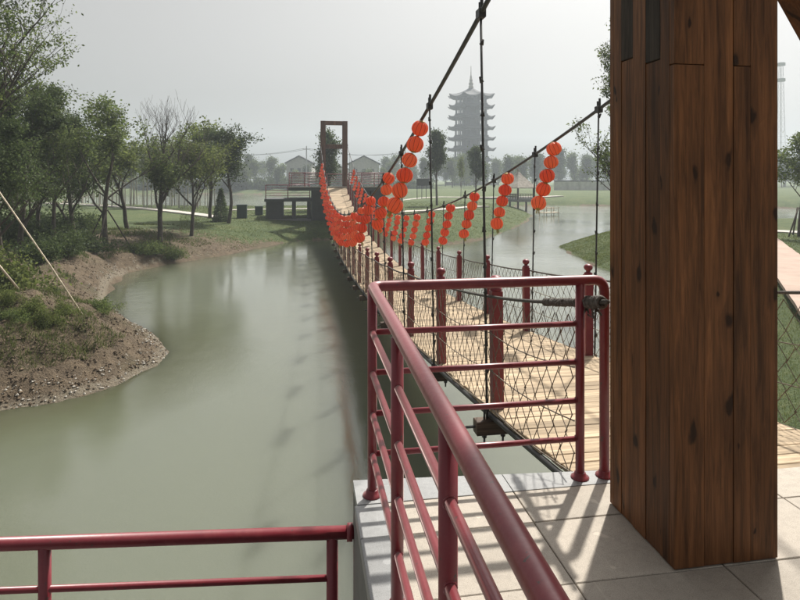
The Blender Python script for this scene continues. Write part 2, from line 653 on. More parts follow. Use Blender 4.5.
def height(x, y):
    x = np.asarray(x, float)
    y = np.asarray(y, float)
    d = shore(x, y) + 0.55 * fbm(x * 0.45, y * 0.45, 4, 5) * np.clip(y / 12, 0.3, 2.0)
    left = 1 / (1 + np.exp((x - (-1.0)) / 1.2)) * (1 / (1 + np.exp((y - 42) / 2.0)))
    plateau = -1.35 + 0.25 * fbm(x * 0.05, y * 0.05, 3, 9)
    L = 3.0 - 1.0 * left
    land = ZW + 0.0 + (plateau - ZW) * (1 - np.exp(-np.maximum(d, 0) / L))
    for p, r, hh in MOUNDS:
        land = land + hh * np.exp(-((x - p.x) ** 2 + (y - p.y) ** 2) / (r * r)) * np.clip(d, 0, 1)
    rough = (0.55 * fbm(x * 0.8, y * 0.8, 4, 2) + 0.5 * fbm(x * 2.4, y * 2.4, 3, 3))
    land = land + rough * left * np.clip(d * 1.2, 0, 1) * np.clip((38 - y) / 10, 0, 1)
    land = land + 0.06 * fbm(x * 1.5, y * 1.5, 3, 4) * np.clip(d, 0, 1)
    bed = ZW - np.minimum(1.2, 0.3 * np.maximum(-d, 0))
    return np.where(d > 0, land, bed)


def hz(x, y):
    return float(height(np.array([x]), np.array([y]))[0])


def build_ground():
    na, nr = 560, 400
    ang = np.linspace(radians(-82), radians(82), na)
    rad = 3.2 * (720 / 3.2) ** (np.linspace(0, 1, nr) ** 0.92)
    A, R = np.meshgrid(ang, rad)
    X = R * np.sin(A + TH)
    Y = R * np.cos(A + TH)
    Z = height(X.ravel(), Y.ravel()).reshape(X.shape)
    co = np.stack([X, Y, Z], -1).reshape(-1, 3)
    idx = np.arange(na * nr).reshape(nr, na)
    q = np.stack([idx[:-1, :-1], idx[:-1, 1:], idx[1:, 1:], idx[1:, :-1]], -1).reshape(-1, 4)[:, ::-1]
    me = bpy.data.meshes.new('ground')
    me.vertices.add(len(co))
    me.vertices.foreach_set('co', co.astype(np.float32).ravel())
    me.loops.add(len(q) * 4)
    me.loops.foreach_set('vertex_index', q.astype(np.int32).ravel())
    me.polygons.add(len(q))
    me.polygons.foreach_set('loop_start', np.arange(0, len(q) * 4, 4, dtype=np.int32))
    me.polygons.foreach_set('loop_total', np.full(len(q), 4, dtype=np.int32))
    me.polygons.foreach_set('use_smooth', np.ones(len(q), bool))
    me.materials.append(M['ground'])
    me.update()
    x, y = co[:, 0], co[:, 1]
    d = shore(x, y)
    left = 1 / (1 + np.exp((x + 1.0) / 1.0)) * (1 / (1 + np.exp((y - 38) / 3.0)))
    soil = left * np.clip(1.15 - np.maximum(d - 5.0, 0) / 4.0, 0, 1) + (0.45 + 0.3 * left) * np.exp(-np.maximum(d, 0) / 0.45)
    soil = np.where(d < 0, 1.0, soil)
    silt = np.exp(-((d - 0.10) / 0.26) ** 2) * (0.25 + 0.75 * left)
    for nm, arr in (('soil', soil), ('silt', silt)):
        at_ = me.attributes.new(nm, 'FLOAT', 'POINT')
        at_.data.foreach_set('value', arr.astype(np.float32))
    return tag(link('ground', me), kind='structure')


build_ground()

def build_water():
    """one sheet, finer around the earth bank, for the tint towards the shore"""
    gx = np.concatenate([[-900, -200, -60], np.arange(-30, 12, 0.6), [30, 60, 200, 900]])
    gy = np.concatenate([[-60, -5], np.arange(0, 50, 0.6), [70, 120, 300, 900]])
    X, Y = np.meshgrid(gx, gy)
    n, m = X.shape
    co = np.stack([X.ravel(), Y.ravel(), np.full(X.size, ZW)], 1)
    idx = np.arange(X.size).reshape(n, m)
    q = np.stack([idx[:-1, :-1], idx[:-1, 1:], idx[1:, 1:], idx[1:, :-1]], -1).reshape(-1, 4)
    me = bpy.data.meshes.new('water')
    me.from_pydata(co.tolist(), [], q.tolist())
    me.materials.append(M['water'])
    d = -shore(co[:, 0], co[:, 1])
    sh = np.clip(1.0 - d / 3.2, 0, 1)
    a_ = me.attributes.new('near_shore', 'FLOAT', 'POINT')
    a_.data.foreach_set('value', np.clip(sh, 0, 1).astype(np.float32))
    return tag(link('water', me), kind='structure')


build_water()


def drape(name, mat, pix, w, z0=-1.35, lift=0.05, thick=0.12, n=40):
    pts = [at(px, py, z0) for px, py in pix]
    # resample
    seg = []
    for i in range(len(pts) - 1):
        for k in range(n):
            seg.append(pts[i].lerp(pts[i + 1], k / n))
    seg.append(pts[-1])
    b = MB()
    rows = []
    for i, p in enumerate(seg):
        d = (seg[min(i + 1, len(seg) - 1)] - seg[max(i - 1, 0)])
        d.z = 0
        d.normalize()
        s = Vector((d.y, -d.x, 0))
        hh = max(hz(p.x + s.x * w * k, p.y + s.y * w * k) for k in (-0.5, 0, 0.5)) + lift
        rows.append([(p.x - s.x * w / 2, p.y - s.y * w / 2, hh - thick), (p.x - s.x * w / 2, p.y - s.y * w / 2, hh),
                     (p.x + s.x * w / 2, p.y + s.y * w / 2, hh), (p.x + s.x * w / 2, p.y + s.y * w / 2, hh - thick)])
    vs = [q for r in rows for q in r]
    fs = []
    for i in range(len(rows) - 1):
        for k in range(3):
            fs.append((i * 4 + k, i * 4 + k + 1, i * 4 + 5 + k, i * 4 + 4 + k))
    b.add(vs, fs)
    return tag(b.build(name, mat), kind='structure')


drape('path', 'path', [(-150, 199), (88, 204.5), (150, 209), (222, 216.5)], 1.1, -1.3, 0.1)
drape('path', 'path', [(225, 214.6), (268, 213.5), (330, 212.5)], 1.0, -1.75, 0.06)
drape('path', 'path', [(392, 212), (440, 209), (484, 204.5)], 1.3, -1.35)
drape('path', 'path', [(395, 196.5), (480, 196), (560, 195)], 2.2, -1.3)
drape('path', 'pink_path', [(740, 222), (770, 246), (800, 268), (850, 310)], 1.5, -1.35)
drape('path', 'path', [(700, 226), (800, 233), (900, 240)], 1.3, -1.35)

# ------------------------------------------------------------------ near platform
plat = MB()
edge = [(0.275, 3.26), (1.6, 3.15), (6.4, 2.80)]
plat.prism([(0.275, -5.0), (6.4, -5.0), (6.4, 2.80), (1.6, 3.15), (0.275, 3.26)], -3.6, -0.05)
platform = tag(plat.build('platform', 'concrete'), kind='structure')
xs = [0.425, 1.098, 1.775, 2.45, 3.125, 3.8, 4.475, 5.15, 5.825, 6.4]
ys = [3.02, 2.736, 2.297, 1.857, 1.417, 0.977, 0.537, 0.097, -0.343, -0.783, -1.6, -2.5, -3.5, -5.0]


def edge_y(x):
    for (xa, ya), (xb, yb) in zip(edge[:-1], edge[1:]):
        if x <= xb:
            return ya + (yb - ya) * (x - xa) / (xb - xa)
    return edge[-1][1]


g = 0.0025
for i in range(len(xs) - 1):
    for j in range(len(ys) - 1):
        x0, x1, y1, y0 = xs[i] + g, xs[i + 1] - g, ys[j] - g, ys[j + 1] + g
        if i >= 3 and j == 0:
            y1 = min(y1, edge_y(xs[i + 1]) - 0.01)
        b = MB()
        cx, cy = (x0 + x1) / 2, (y0 + y1) / 2
        b.cbox(x0 - cx, x1 - cx, y0 - cy, y1 - cy, -0.05, 0.0, 0.003)
        o = b.build('paving_slab', 'granite', platform, loc=(cx, cy, random.uniform(-0.0012, 0.0008)))
# kerb stones, front and side
for i in range(-1, 3):
    x0 = 0.275 if i < 0 else xs[i] + g
    x1 = xs[i + 1] - g
    b = MB()
    cx = (x0 + x1) / 2
    b.prism([(x0 - cx, 3.02 + g), (x1 - cx, 3.02 + g), (x1 - cx, edge_y(x1) + 0.012), (x0 - cx, edge_y(x0) + 0.012)], -0.058, 0.001)
    b.build('kerb_stone', 'kerb_stone', platform, loc=(cx, 0, 0))
for j in range(len(ys) - 1):
    b = MB()
    b.cbox(0.262, 0.425 - g, ys[j + 1] + g, ys[j] - g, -0.058, 0.0005, 0.004)
    b.build('kerb_stone', 'kerb_stone', platform)

low = MB()
low.prism([(-9, -5), (0.27, -5), (0.27, 3.22), (-9, 4.15)], -1.62, -1.36)
lower = tag(low.build('lower_walkway', 'concrete'), kind='structure')
for x in (-1.5, -4.5, -7.5):
    MB().tube([(x, 2.6, -4.0), (x, 2.6, -1.6)], 0.16, 14).build('pile', 'concrete', lower)

# ------------------------------------------------------------------ railings
def bend(pts, r=0.06, n=6):
    """round the inner corners of a polyline"""
    pts = [Vector(p) for p in pts]
    out = [pts[0]]
    for a, b, c in zip(pts[:-2], pts[1:-1], pts[2:]):
        u = (a - b).normalized()
        w = (c - b).normalized()
        p, q = b + u * r, b + w * r
        for k in range(n + 1):
            s = k / n
            out.append(p.lerp(b, s).lerp(b.lerp(q, s), s))
    out.append(pts[-1])
    return out


def flange(parent, x, y, z, r=0.05):
    b = MB()
    b.lathe([(r, 0), (r, 0.007), (r * 0.72, 0.012), (r * 0.62, 0.03), (r * 0.55, 0.034)], 16)
    b.build('base_flange', 'red', parent, True, (x, y, z))


rail = thing('metal_railing', 'red tubular railing turning a corner on the stone platform by the pillar', 'railing', (0.36, 3.10, 0))
RX, RY = 0.36, 3.10


def rl(p):
    return (p[0] - RX, p[1] - RY, p[2])


top = [(RX, -1.6, 0.96), (RX, 0.84, 1.025), (RX, 1.46, 1.046), (RX, 2.24, 1.068), (RX, 3.10, 1.087), (1.655, 3.10, 1.087), (1.655, 3.10, 0.0)]
pp = [Vector(p) for p in top]
tp = [pp[0], pp[1], pp[2], pp[3]] + bend([pp[3], pp[4], pp[5]], 0.055)[1:-1]
tp2 = bend([pp[4], pp[5], pp[6]], 0.07)[1:]
MB().tube([rl(p) for p in tp + tp2], 0.0275, 20).build('top_rail', 'red', rail, True)
flange(rail, *rl((1.655, 3.10, 0.0)))
RH = [0.2175, 0.427, 0.64, 0.85]
for h in RH:
    MB().tube([rl((RX, -1.6, h)), rl((RX, 3.10, h))], 0.0155, 12).build('lower_rail', 'red', rail, True)
    MB().tube([rl((RX, 3.10, h - 0.001)), rl((1.51, 3.10, h - 0.001))], 0.0155, 12).build('lower_rail', 'red', rail, True)
for (x, y) in [(RX, 3.10), (RX, 2.27), (RX, 1.46), (RX, 0.64), (RX, -0.2), (RX, -1.02), (1.51, 3.10)]:
    zt = 1.07 if y > 3 else (1.04 if y > 1.2 else 0.99)
    r = 0.0245
    p = MB().tube([(0, 0, 0), (0, 0, zt)], r, 18).build('post', 'red', rail, True, rl((x, y, 0)))
    for h in RH:
        dv = (0, 1, 0) if x == RX else (1, 0, 0)
        for sg in ((-1,) if y > 3 else (-1, 1)):
            rim = [Vector((dv[0] * sg * (r - 0.001), dv[1] * sg * (r - 0.001), h)) + (Vector((dv[1], dv[0], 0)) * cos(q) + Vector((0, 0, 1)) * sin(q)) * (0.0165 + random.uniform(-.0008, .0012)) for q in np.linspace(0, 2 * pi, 15)]
            MB().tube(rim, 0.0032, 5, False).build('weld_bead', 'red', p, True)
    flange(p, 0, 0, 0.0005)

lr = thing('metal_railing', 'red tubular railing of the lower walkway along the pond, below the stone platform', 'railing', (0.2, 3.24, -1.36))


def ll(s, z):   # s metres to the left along the lower railing
    return (-s * 0.9947 + 0.06, s * 0.1034, z + 1.36)


MB().tube([ll(-0.02, -0.262), ll(9, -0.262)], 0.034, 18).build('top_rail', 'red', lr, True)
MB().tube([ll(-0.01, -0.262), ll(0.02, -0.262)], 0.046, 18).build('end_flange', 'red', lr, True)
for k in range(4):
    z = -0.505 - 0.235 * k
    if z > -1.3:
        MB().tube([ll(0.1, z), ll(9, z)], 0.0175, 12).build('lower_rail', 'red', lr, True)
for s in (0.1, 1.60, 3.1, 4.6, 6.1, 7.6):
    MB().tube([ll(s, -1.36), ll(s, -0.27)], 0.031, 16).build('post', 'red', lr, True)

# ------------------------------------------------------------------ near timber tower
tower = thing('timber_tower', 'near bridge tower, square timber-clad brown pillar rising from the stone platform', 'tower', (2.51, 2.56, 0))


def plank(parent, x0, x1, y0, y1, z0, z1, mat, c=0.003):
    cx, cy, cz = (x0 + x1) / 2, (y0 + y1) / 2, (z0 + z1) / 2
    b = MB().cbox(x0 - cx, x1 - cx, y0 - cy, y1 - cy, z0 - cz, z1 - cz, c)
    return b.build('plank', mat, parent, loc=(cx, cy, cz))


def clad_pillar(X0, X1, Y0, Y1, H, main):
    tx, ty = 2.51, 2.56
    core = MB().box(X0 + 0.03, X1 - 0.03, Y0 + 0.03, Y1 - 0.03, 0.0, H - 0.02)
    o = core.build('pillar', 'beam_wood', tower, loc=(-tx, -ty, 0))
    t = 0.032
    # front face (towards -Y): widths as in the photo
    f = [0, 0.285, 0.565, 0.73, 1.0]
    zj = 2.13
    wdt = X1 - X0
    for i in range(4):
        a, b = X0 + f[i] * wdt + 0.0015, X0 + f[i + 1] * wdt - 0.0015
        d = [0, 0.002, -0.001, 0.001][i]
        if i in (0, 2):
            plank(o, a, b, Y0 + d, Y0 + t + d, 0.004, zj - 0.0015, 'pillar_wood')
            plank(o, a, b, Y0 + d, Y0 + t + d, zj + 0.0015, H, 'pillar_wood')
        else:
            plank(o, a, b, Y0 + d, Y0 + t + d, 0.004, H, 'pillar_wood')
        plank(o, a, b, Y1 - t - d, Y1 - d, 0.004, H, 'pillar_wood')
    f = [0.062, 0.19, 0.40, 0.60, 0.80, 0.938]
    dp = Y1 - Y0
    for i in range(5):
        a, b = Y0 + f[i] * dp + 0.0015, Y0 + f[i + 1] * dp - 0.0015
        d = [0.001, 0.003, 0.0, 0.004, 0.0015][i]
        for sgn, xa, xb in ((-1, X0 + d, X0 + d + t), (1, X1 - t - d, X1 - d)):
            if main and sgn < 0 and i in (1, 3):
                z2 = [0, 2.17, 0, 2.22][i]
                plank(o, xa, xb, a, b, 0.004, z2 - 0.0015, 'pillar_wood')
                plank(o, xa - 0.003, xb - 0.003, a, b, z2 + 0.0015, H, 'weathered_wood')
            else:
                plank(o, xa, xb, a, b, 0.004, H, 'pillar_wood')


clad_pillar(1.541, 2.034, 2.30, 2.832, 6.1, True)
clad_pillar(2.986, 3.479, 2.30, 2.832, 6.1, False)
for z in (4.0, 5.75):
    MB().cbox(-1.06, 1.06, -0.2, 0.2, z, z + 0.33, 0.01).build('crossbeam', 'beam_wood', tower)
# raking timber whose underside shows beside the pillar
def beam_between(name, a, b, w, d, mat, parent):
    a, b = Vector(a), Vector(b)
    L = (b - a).length
    q = (b - a).to_track_quat('Z', 'Y').to_matrix().to_4x4()
    m = Matrix.Translation(a) @ q
    return MB().cbox(-w / 2, w / 2, -d / 2, d / 2, 0, L, 0.006, m).build(name, mat, parent)


beam_between('brace', (-0.50, 0.02, 3.21), (0.50, 0.02, 1.67), 0.12, 0.2, 'pillar_wood', tower)

# ------------------------------------------------------------------ suspension bridge
Y0B, YM, YF = 3.0, 24.9, 47.6
XL, XR, XC = 1.60, 3.42, 2.51
CXL, CXR = 1.46, 3.56


def deck_z(y):
    return -1.5 + (0.00306 if y < YM else 0.00466) * (y - YM) ** 2


def cable_z(y):
    return 0.26 + (0.0068 if y < YM else 0.0076) * (y - YM) ** 2


bridge = thing('suspension_bridge', 'plank footbridge hung from two sagging cables with red posts and rope netting', 'footbridge', (XC, Y0B, 0))


def bl(p):
    return (p[0] - XC, p[1] - Y0B, p[2])


# deck: stringers, then planks as pieces of it
b = MB()
n = 90
for x in (XL - 0.052, XC, XR + 0.052):
    b.tube([bl((x, 3.02 + (YF - 3.02) * i / n, deck_z(3.02 + (YF - 3.02) * i / n) - 0.058)) for i in range(n + 1)], 0.022, 6)
deck = b.build('deck', 'dark_metal', bridge, True)
pw = 0.148
pm = MB().cbox(-0.955, 0.955, -pw / 2 + 0.004, pw / 2 - 0.004, -0.036, 0, 0.004).mesh('plank', 'plank_wood')
y = 3.09
npk = 0
while y < YF - 0.1:
    z = deck_z(y)
    sl = math.atan((deck_z(y + 0.05) - deck_z(y - 0.05)) / 0.1)
    link('plank', pm, deck, bl((XC + random.uniform(-0.012, 0.012), y, z + random.uniform(-0.003, 0.003))),
         (sl, random.uniform(-0.002, 0.002), random.uniform(-0.004, 0.004)))
    y += pw / (1 if abs(sl) < 0.0 else 1) * cos(sl)
    npk += 1
POSTS = [4.79 + 2.02 * k for k in range(21)]
# posts with turned finials, cross beams, suspenders
post_me = MB().cbox(-0.046, 0.046, -0.046, 0.046, -0.02, 0.98, 0.006).mesh('railing_post', 'red_matte')
fin_me = MB().lathe([(0.046, 0.98), (0.05, 0.985), (0.05, 1.0), (0.028, 1.008), (0.026, 1.025), (0.046, 1.04), (0.054, 1.062), (0.05, 1.085), (0.03, 1.1), (0.008, 1.106)], 14).mesh('finial', 'red_matte', True)
beam_me = MB().cbox(-1.10, 1.10, -0.055, 0.055, -0.20, -0.085, 0.006).mesh('cross_beam', 'beam_wood')
bolt_me = MB().tube([(0, 0, -0.28), (0, 0, 0.0)], 0.009, 6).tube([(0, 0, -0.235), (0, 0, -0.215)], 0.02, 6).mesh('bolt', 'dark_metal')
nut_me = MB().tube([(-0.09, 0, 0), (0.0, 0, 0)], 0.012, 6).mesh('bolt', 'dark_metal')
for py_ in POSTS:
    z = deck_z(py_)
    cb = link('cross_beam', beam_me, bridge, bl((XC, py_, z)))
    for sx in (-1, 1):
        link('bolt', bolt_me, cb, (sx * 1.02, 0, 0))
        link('bolt', bolt_me, cb, (sx * 0.86, 0, 0.0))
        link('bolt', nut_me, cb, (-1.09 if sx < 0 else 1.18, 0, -0.14))
    for x in (XL, XR):
        p = link('railing_post', post_me, bridge, bl((x, py_, z)), (random.uniform(-0.012, 0.012), random.uniform(-0.012, 0.012), random.uniform(-0.05, 0.05)))
        link('finial', fin_me, p)
# hand ropes, bottom ropes and net
ROPE_H = 0.93


def rope_z(y, a, bb):
    s = (y - a) / (bb - a)
    return deck_z(a) + (deck_z(bb) - deck_z(a)) * s + ROPE_H - 0.02 * 4 * s * (1 - s) + (0.10 * (1 - s) if a < 3 else 0)


YS = [2.86] + POSTS + [YF - 0.2]
for side, x in ((-1, XL), (1, XR)):
    pts = []
    for a, bb in zip(YS[:-1], YS[1:]):
        for k in range(6):
            yy = a + (bb - a) * k / 6
            pts.append(bl((x + side * 0.055, yy, rope_z(yy, a, bb))))
    MB().tube(pts, 0.013, 6).build('hand_rope', 'rope', bridge, True)
    for ip, (a, bb) in enumerate(zip(YS[:-1], YS[1:])):
        b = MB()
        near = a < 13
        if ip == 0:
            a = 3.22 if side < 0 else 3.05
        w = 0.088 if near else 0.12
        nv = 8 if near else 5
        r = 0.0037 if near else 0.0045
        nw = int((bb - a) / w)
        w = (bb - a) / nw
        for i in range(nw):
            ph = i % 2
            line = []
            for j in range(nv + 1):
                s = (i + 0.5) * w + (0.5 * w if (j + ph) % 2 == 0 else -0.5 * w)
                v = j / nv
                yy = min(max(a + s + random.uniform(-0.006, 0.006), a), bb)
                zr = rope_z(yy, a, bb)
                zd = deck_z(yy) + 0.01
                line.append(bl((x + side * 0.056 + random.uniform(-0.006, 0.006) + side * 0.02 * sin(pi * v), yy, zd + (zr - zd) * (v + (random.uniform(-0.018, 0.018) if 0 < j < nv else 0)))))
            b.tube(line, r, 3, False)
            for q in line[1:-1]:
                if near:
                    b.add([(q[0] - 0.006, q[1], q[2]), (q[0] + 0.006, q[1], q[2]), (q[0], q[1] + 0.007, q[2]), (q[0], q[1] - 0.007, q[2]), (q[0], q[1], q[2] + 0.009), (q[0], q[1], q[2] - 0.009)],
                          [(0, 2, 4), (2, 1, 4), (1, 3, 4), (3, 0, 4), (2, 0, 5), (1, 2, 5), (3, 1, 5), (0, 3, 5)])
        for v in (0.02, 0.35, 0.68):
            line = []
            for k in range(8):
                yy = a + (bb - a) * k / 7
                zr = rope_z(yy, a, bb)
                zd = deck_z(yy)
                line.append(bl((x + side * 0.066, yy, zd + (zr - zd) * v - 0.03 * sin(pi * k / 7))))
            b.tube(line, r * 1.25, 4, False)
        b.build('net_panel', 'net', bridge)
# rope lashings on the near hand rope beside the pillar
b = MB()
for k in range(34):
    yy = 2.93 + k * 0.022
    rz = rope_z(yy, YS[0], YS[1])
    rr_ = 0.026 if k < 12 else 0.015
    ring = [(XL - 0.055 + rr_ * cos(q) + random.uniform(-.003, .003), yy + random.uniform(-0.008, 0.008), rz + rr_ * sin(q) + random.uniform(-.003, .003)) for q in np.linspace(0, 2 * pi, 10)]
    b.tube([bl(p) for p in ring], 0.0115, 5)
for k in range(9):
    p0 = Vector((XL - 0.055, 2.98 + random.uniform(0, 0.2), rope_z(3.1, YS[0], YS[1])))
    pts = [p0 + Vector((random.uniform(-.04, .04), random.uniform(-.05, .05), random.uniform(-.16, .02))) * q for q in (0, 0.5, 1.0)]
    b.tube([bl(p) for p in pts], 0.006, 4)
o = b.build('rope_lashing', 'rope', bridge, True)
o['kind'] = 'stuff'
# main cables with clamps, suspenders
for side, x in ((-1, CXL), (1, CXR)):
    px_t = 1.52 if side < 0 else 3.50
    pts = [bl((x, 2.56 + (YF - 2.56) * i / 120, cable_z(2.56 + (YF - 2.56) * i / 120))) for i in range(121)]
    mc = MB().tube(pts, 0.021, 8).build('main_cable', 'cable', bridge, True)
    for ky, py_ in enumerate(POSTS):
        zc, zd = cable_z(py_), deck_z(py_)
        b = MB()
        b.cbox(-0.03, 0.03, -0.05, 0.05, -0.045, 0.04, 0.008).tube([(0, -0.025, 0.03), (0, -0.025, 0.13)], 0.014, 6).tube([(0, 0.025, 0.03), (0, 0.025, 0.10)], 0.012, 6)
        link('cable_clamp', b.mesh('cable_clamp', 'dark_metal'), mc, bl((x, py_, zc)))
        b = MB()
        sx = side * 0.0
        xb = XL - 0.085 if side < 0 else XR + 0.085
        b.tube([bl((x, py_, zc)), bl((x * 0.5 + xb * 0.5, py_, (zc + zd) / 2)), bl((xb, py_, zd - 0.2))], 0.0105, 6)
        # little clips and knots on the rod
        L = zc - zd
        nc = int(L / 0.28)
        for q in range(nc):
            s = (q + random.uniform(0.2, 0.8)) / nc
            c = Vector((x + (xb - x) * s, py_, zc + (zd - 0.2 - zc) * s))
            b.tube([bl(c + Vector((0, 0, -0.02))), bl(c + Vector((random.uniform(-.03, .03), random.uniform(-.01, .01), 0.025)))], [0.02, 0.008], 5)
        b.build('suspender', 'cable', bridge, True)

# ------------------------------------------------------------------ lanterns
prof = []
for i in range(11):
    a = -pi / 2 + pi * (i / 10) * 0.84 + pi * 0.08
    prof.append((0.108 * cos(a) ** 0.8, 0.098 * sin(a)))
lan_me = MB().lathe(prof, 60, lobes=10, lobe=0.13, cap=False).mesh('lantern', 'lantern', True)
cap_me = MB().lathe([(0.032, 0.088), (0.034, 0.092), (0.034, 0.1), (0.012, 0.103), (0.003, 0.106), (0.003, 0.118)], 12).mesh('cap', 'gold', True)
ring_me = MB().lathe([(0.012, -0.103), (0.034, -0.1), (0.034, -0.092), (0.032, -0.088)], 12).mesh('bottom_ring', 'gold', True)
tb = MB()
for k in range(9):
    q = 2 * pi * k / 9
    tb.tube([(0.016 * cos(q), 0.016 * sin(q), -0.09), (0.022 * cos(q), 0.022 * sin(q), -0.15 - 0.01 * (k % 3))], 0.004, 3)
tas_me = tb.mesh('tassel', 'tassel')
seam_me = MB()
for k in range(10):
    q = 2 * pi * k / 10
    seam_me.tube([(r * 0.885 * cos(q), r * 0.885 * sin(q), z) for r, z in prof], 0.0026, 3, False)
seam_me = seam_me.mesh('rib', 'lantern_rib')


def lantern_string(x, y, z, n, label, lean, seed):
    rnd = random.Random(seed)
    t = thing('lantern_string', label, 'lanterns', (x, y, z), 0, 'lantern strings on the bridge cables')
    lx, ly = lean
    sp = 0.197
    cord = [(0, 0, 0)]
    dirv = Vector((lx, ly, -1)).normalized()
    pos = dirv * 0.11
    for k in range(n):
        # slight curve: lower lanterns are blown a little further
        o = link('lantern', lan_me, t, pos.copy(), (rnd.uniform(-.35, .35), rnd.uniform(-.3, .3) + 0.22, rnd.uniform(0, 6)))
        s = rnd.uniform(0.93, 1.06)
        o.scale = (s, s, s * rnd.uniform(0.92, 1.05))
        link('cap', cap_me, o)
        link('bottom_ring', ring_me, o)
        link('rib', seam_me, o)
        if k == n - 1:
            link('tassel', tas_me, o)
        cord.append(tuple(pos))
        dv = (dirv + Vector((rnd.uniform(-.05, .05) - 0.01 * k, rnd.uniform(-.05, .05), 0))).normalized()
        pos = pos + dv * sp * rnd.uniform(0.97, 1.06)
    MB().tube(cord, 0.004, 4).build('cord', 'cable', t)
    return t


def y_at(px, X):
    t = F / CS * X / (px - 302)
    return (t - X * SN) / CS


LAB = 'string of five round red lanterns on the bridge cable nearer the earth bank'
LAB2 = 'string of five round red lanterns on the bridge cable nearer the pavilion'
lean = (-0.29, 0.06)
lantern_string(CXL, y_at(422.5, CXL), cable_z(y_at(422.5, CXL)) - 0.02, 6, 'longest string of lanterns, six round red ones leaning from the bridge cable', lean, 1)
lantern_string(CXL, y_at(390, CXL), cable_z(y_at(390, CXL)) - 0.02, 5, LAB, (-0.2, 0.05), 2)
yy = 12.6
k = 3
while yy < 44:
    lantern_string(CXL, yy, cable_z(yy) - 0.02, 5, LAB, (-0.2 + random.uniform(-.08, .05), 0.05), k)
    yy += 2.02
    k += 1
for px in (556, 509, 476, 451.5, 432.5):
    yy = y_at(px, CXR)
    lantern_string(CXR, yy, cable_z(yy) - 0.02, 5, LAB2, (-0.24 + random.uniform(-.05, .05), 0.05), k)
    k += 1
yy += 2.1
while yy < 43:
    lantern_string(CXR, yy, cable_z(yy) - 0.02, 5, LAB2, (-0.2 + random.uniform(-.06, .05), 0.05), k)
    yy += 1.9
    k += 1

# ------------------------------------------------------------------ far tower and landing
ZF = 0.92
ft = thing('timber_tower', 'far bridge tower, tall brown timber portal frame standing on the grey landing', 'tower', (XC, 47.9, ZF))
for sx in (-1, 1):
    MB().cbox(sx * 0.86 - 0.2, sx * 0.86 + 0.2, -0.22, 0.22, 0.006, 5.25, 0.012).build('pillar', 'far_wood', ft)
MB().cbox(-0.655, 0.655, -0.19, 0.19, 4.93, 5.245, 0.012).build('crossbeam', 'far_wood', ft)
MB().cbox(-0.655, 0.655, -0.17, 0.17, 3.05, 3.4, 0.012).build('crossbeam', 'far_wood', ft)
for sx in (-1, 1):
    MB().cbox(sx * 1.07 - 0.03, sx * 1.07 + 0.03, -0.1, 0.1, 3.2, 3.4, 0.01).build('cable_anchor', 'dark_metal', ft)

ld = thing('landing_stage', 'grey concrete landing at the far end of the footbridge, on columns over the bank', 'landing', (XC, 49.5, -1.7))
MB().cbox(-3.55, 4.3, -2.0, 2.6, 2.36, 2.60, 0.01).build('floor_slab', 'dark_stone', ld)
MB().cbox(-1.75, 4.1, -1.65, 2.3, -1.2, 2.36, 0.01).build('wall', 'dark_stone', ld)
MB().cbox(-3.60, 4.35, -2.05, -1.9, 2.601, 2.68, 0.005).build('edge_strip', 'pale_stone', ld)
MB().cbox(-5.4, -1.76, -1.8, 1.6, 1.50, 1.72, 0.01).build('lower_slab', 'dark_stone', ld)
MB().cbox(-5.3, -4.0, -1.5, 1.4, -0.6, 1.50, 0.01).build('wall', 'dark_stone', ld)
for x in (-3.15, -1.95):
    MB().cbox(x - 0.14, x + 0.14, -1.4, -1.1, -0.6, 1.50, 0.01).build('column', 'dark_stone', ld)
    MB().cbox(x - 0.14, x + 0.14, 1.0, 1.3, -0.6, 1.50, 0.01).build('column', 'dark_stone', ld)
MB().cbox(-5.5, -1.8, -1.95, 1.7, -0.7, 0.12, 0.02).build('footing', 'concrete', ld)


def far_railing(label, x0, x1, z, y, bays, closed=()):
    t = thing('metal_railing', label, 'railing', ((x0 + x1) / 2, y, z))
    w = x1 - x0
    MB().tube([(-w / 2, 0, 1.08), (w / 2, 0, 1.08)], 0.035, 8).build('top_rail', 'red', t, True)
    for h in (0.25, 0.46, 0.67, 0.87):
        MB().tube([(-w / 2, 0, h), (w / 2, 0, h)], 0.017, 6).build('lower_rail', 'red', t, True)
    for i in range(bays + 1):
        x = -w / 2 + w * i / bays
        MB().tube([(x, 0, 0.001), (x, 0, 1.07)], 0.034, 8).build('post', 'red', t, True)
    return t


far_railing('red railing on the far landing beside the pier with the lower step', XC - 3.5, XC - 1.15, ZF - 0.02 + 0.08, 47.57, 2)
far_railing('red railing on the far landing, on the pagoda side of its tower', XC + 1.15, XC + 4.2, ZF - 0.02 + 0.08, 47.57, 3)
far_railing('red railing along the back edge of the far landing, seen through its tower', XC - 3.4, XC + 4.1, ZF - 0.02, 51.9, 5)
far_railing('red railing round the lower slab below the far landing', XC - 5.3, XC - 1.9, 0.02, 47.8, 2)

for (px, py, t, w, h, lab) in [(242, 216.5, 47, 0.75, 1.05, 'taller dark green box beside the lake path near the far landing'),
                               (259, 213.6, 50, 0.62, 0.72, 'shorter dark green box beside the lake path near the far landing')]:
    x, y = xy(px, t)
    bn = thing('utility_box', lab, 'box', (x, y, hz(x, y) - 0.05))
    MB().cbox(-w / 2, w / 2, -0.25, 0.25, 0, h, 0.02).build('body', 'bin_green', bn)
    MB().cbox(-w / 2 - 0.03, w / 2 + 0.03, -0.28, 0.28, h + 0.001, h + 0.06, 0.015).build('lid', 'bin_green', bn)
    MB().cbox(-w / 2 + 0.06, w / 2 - 0.06, -0.262, -0.251, 0.08, h - 0.08, 0.004).build('door', 'bin_green', bn)

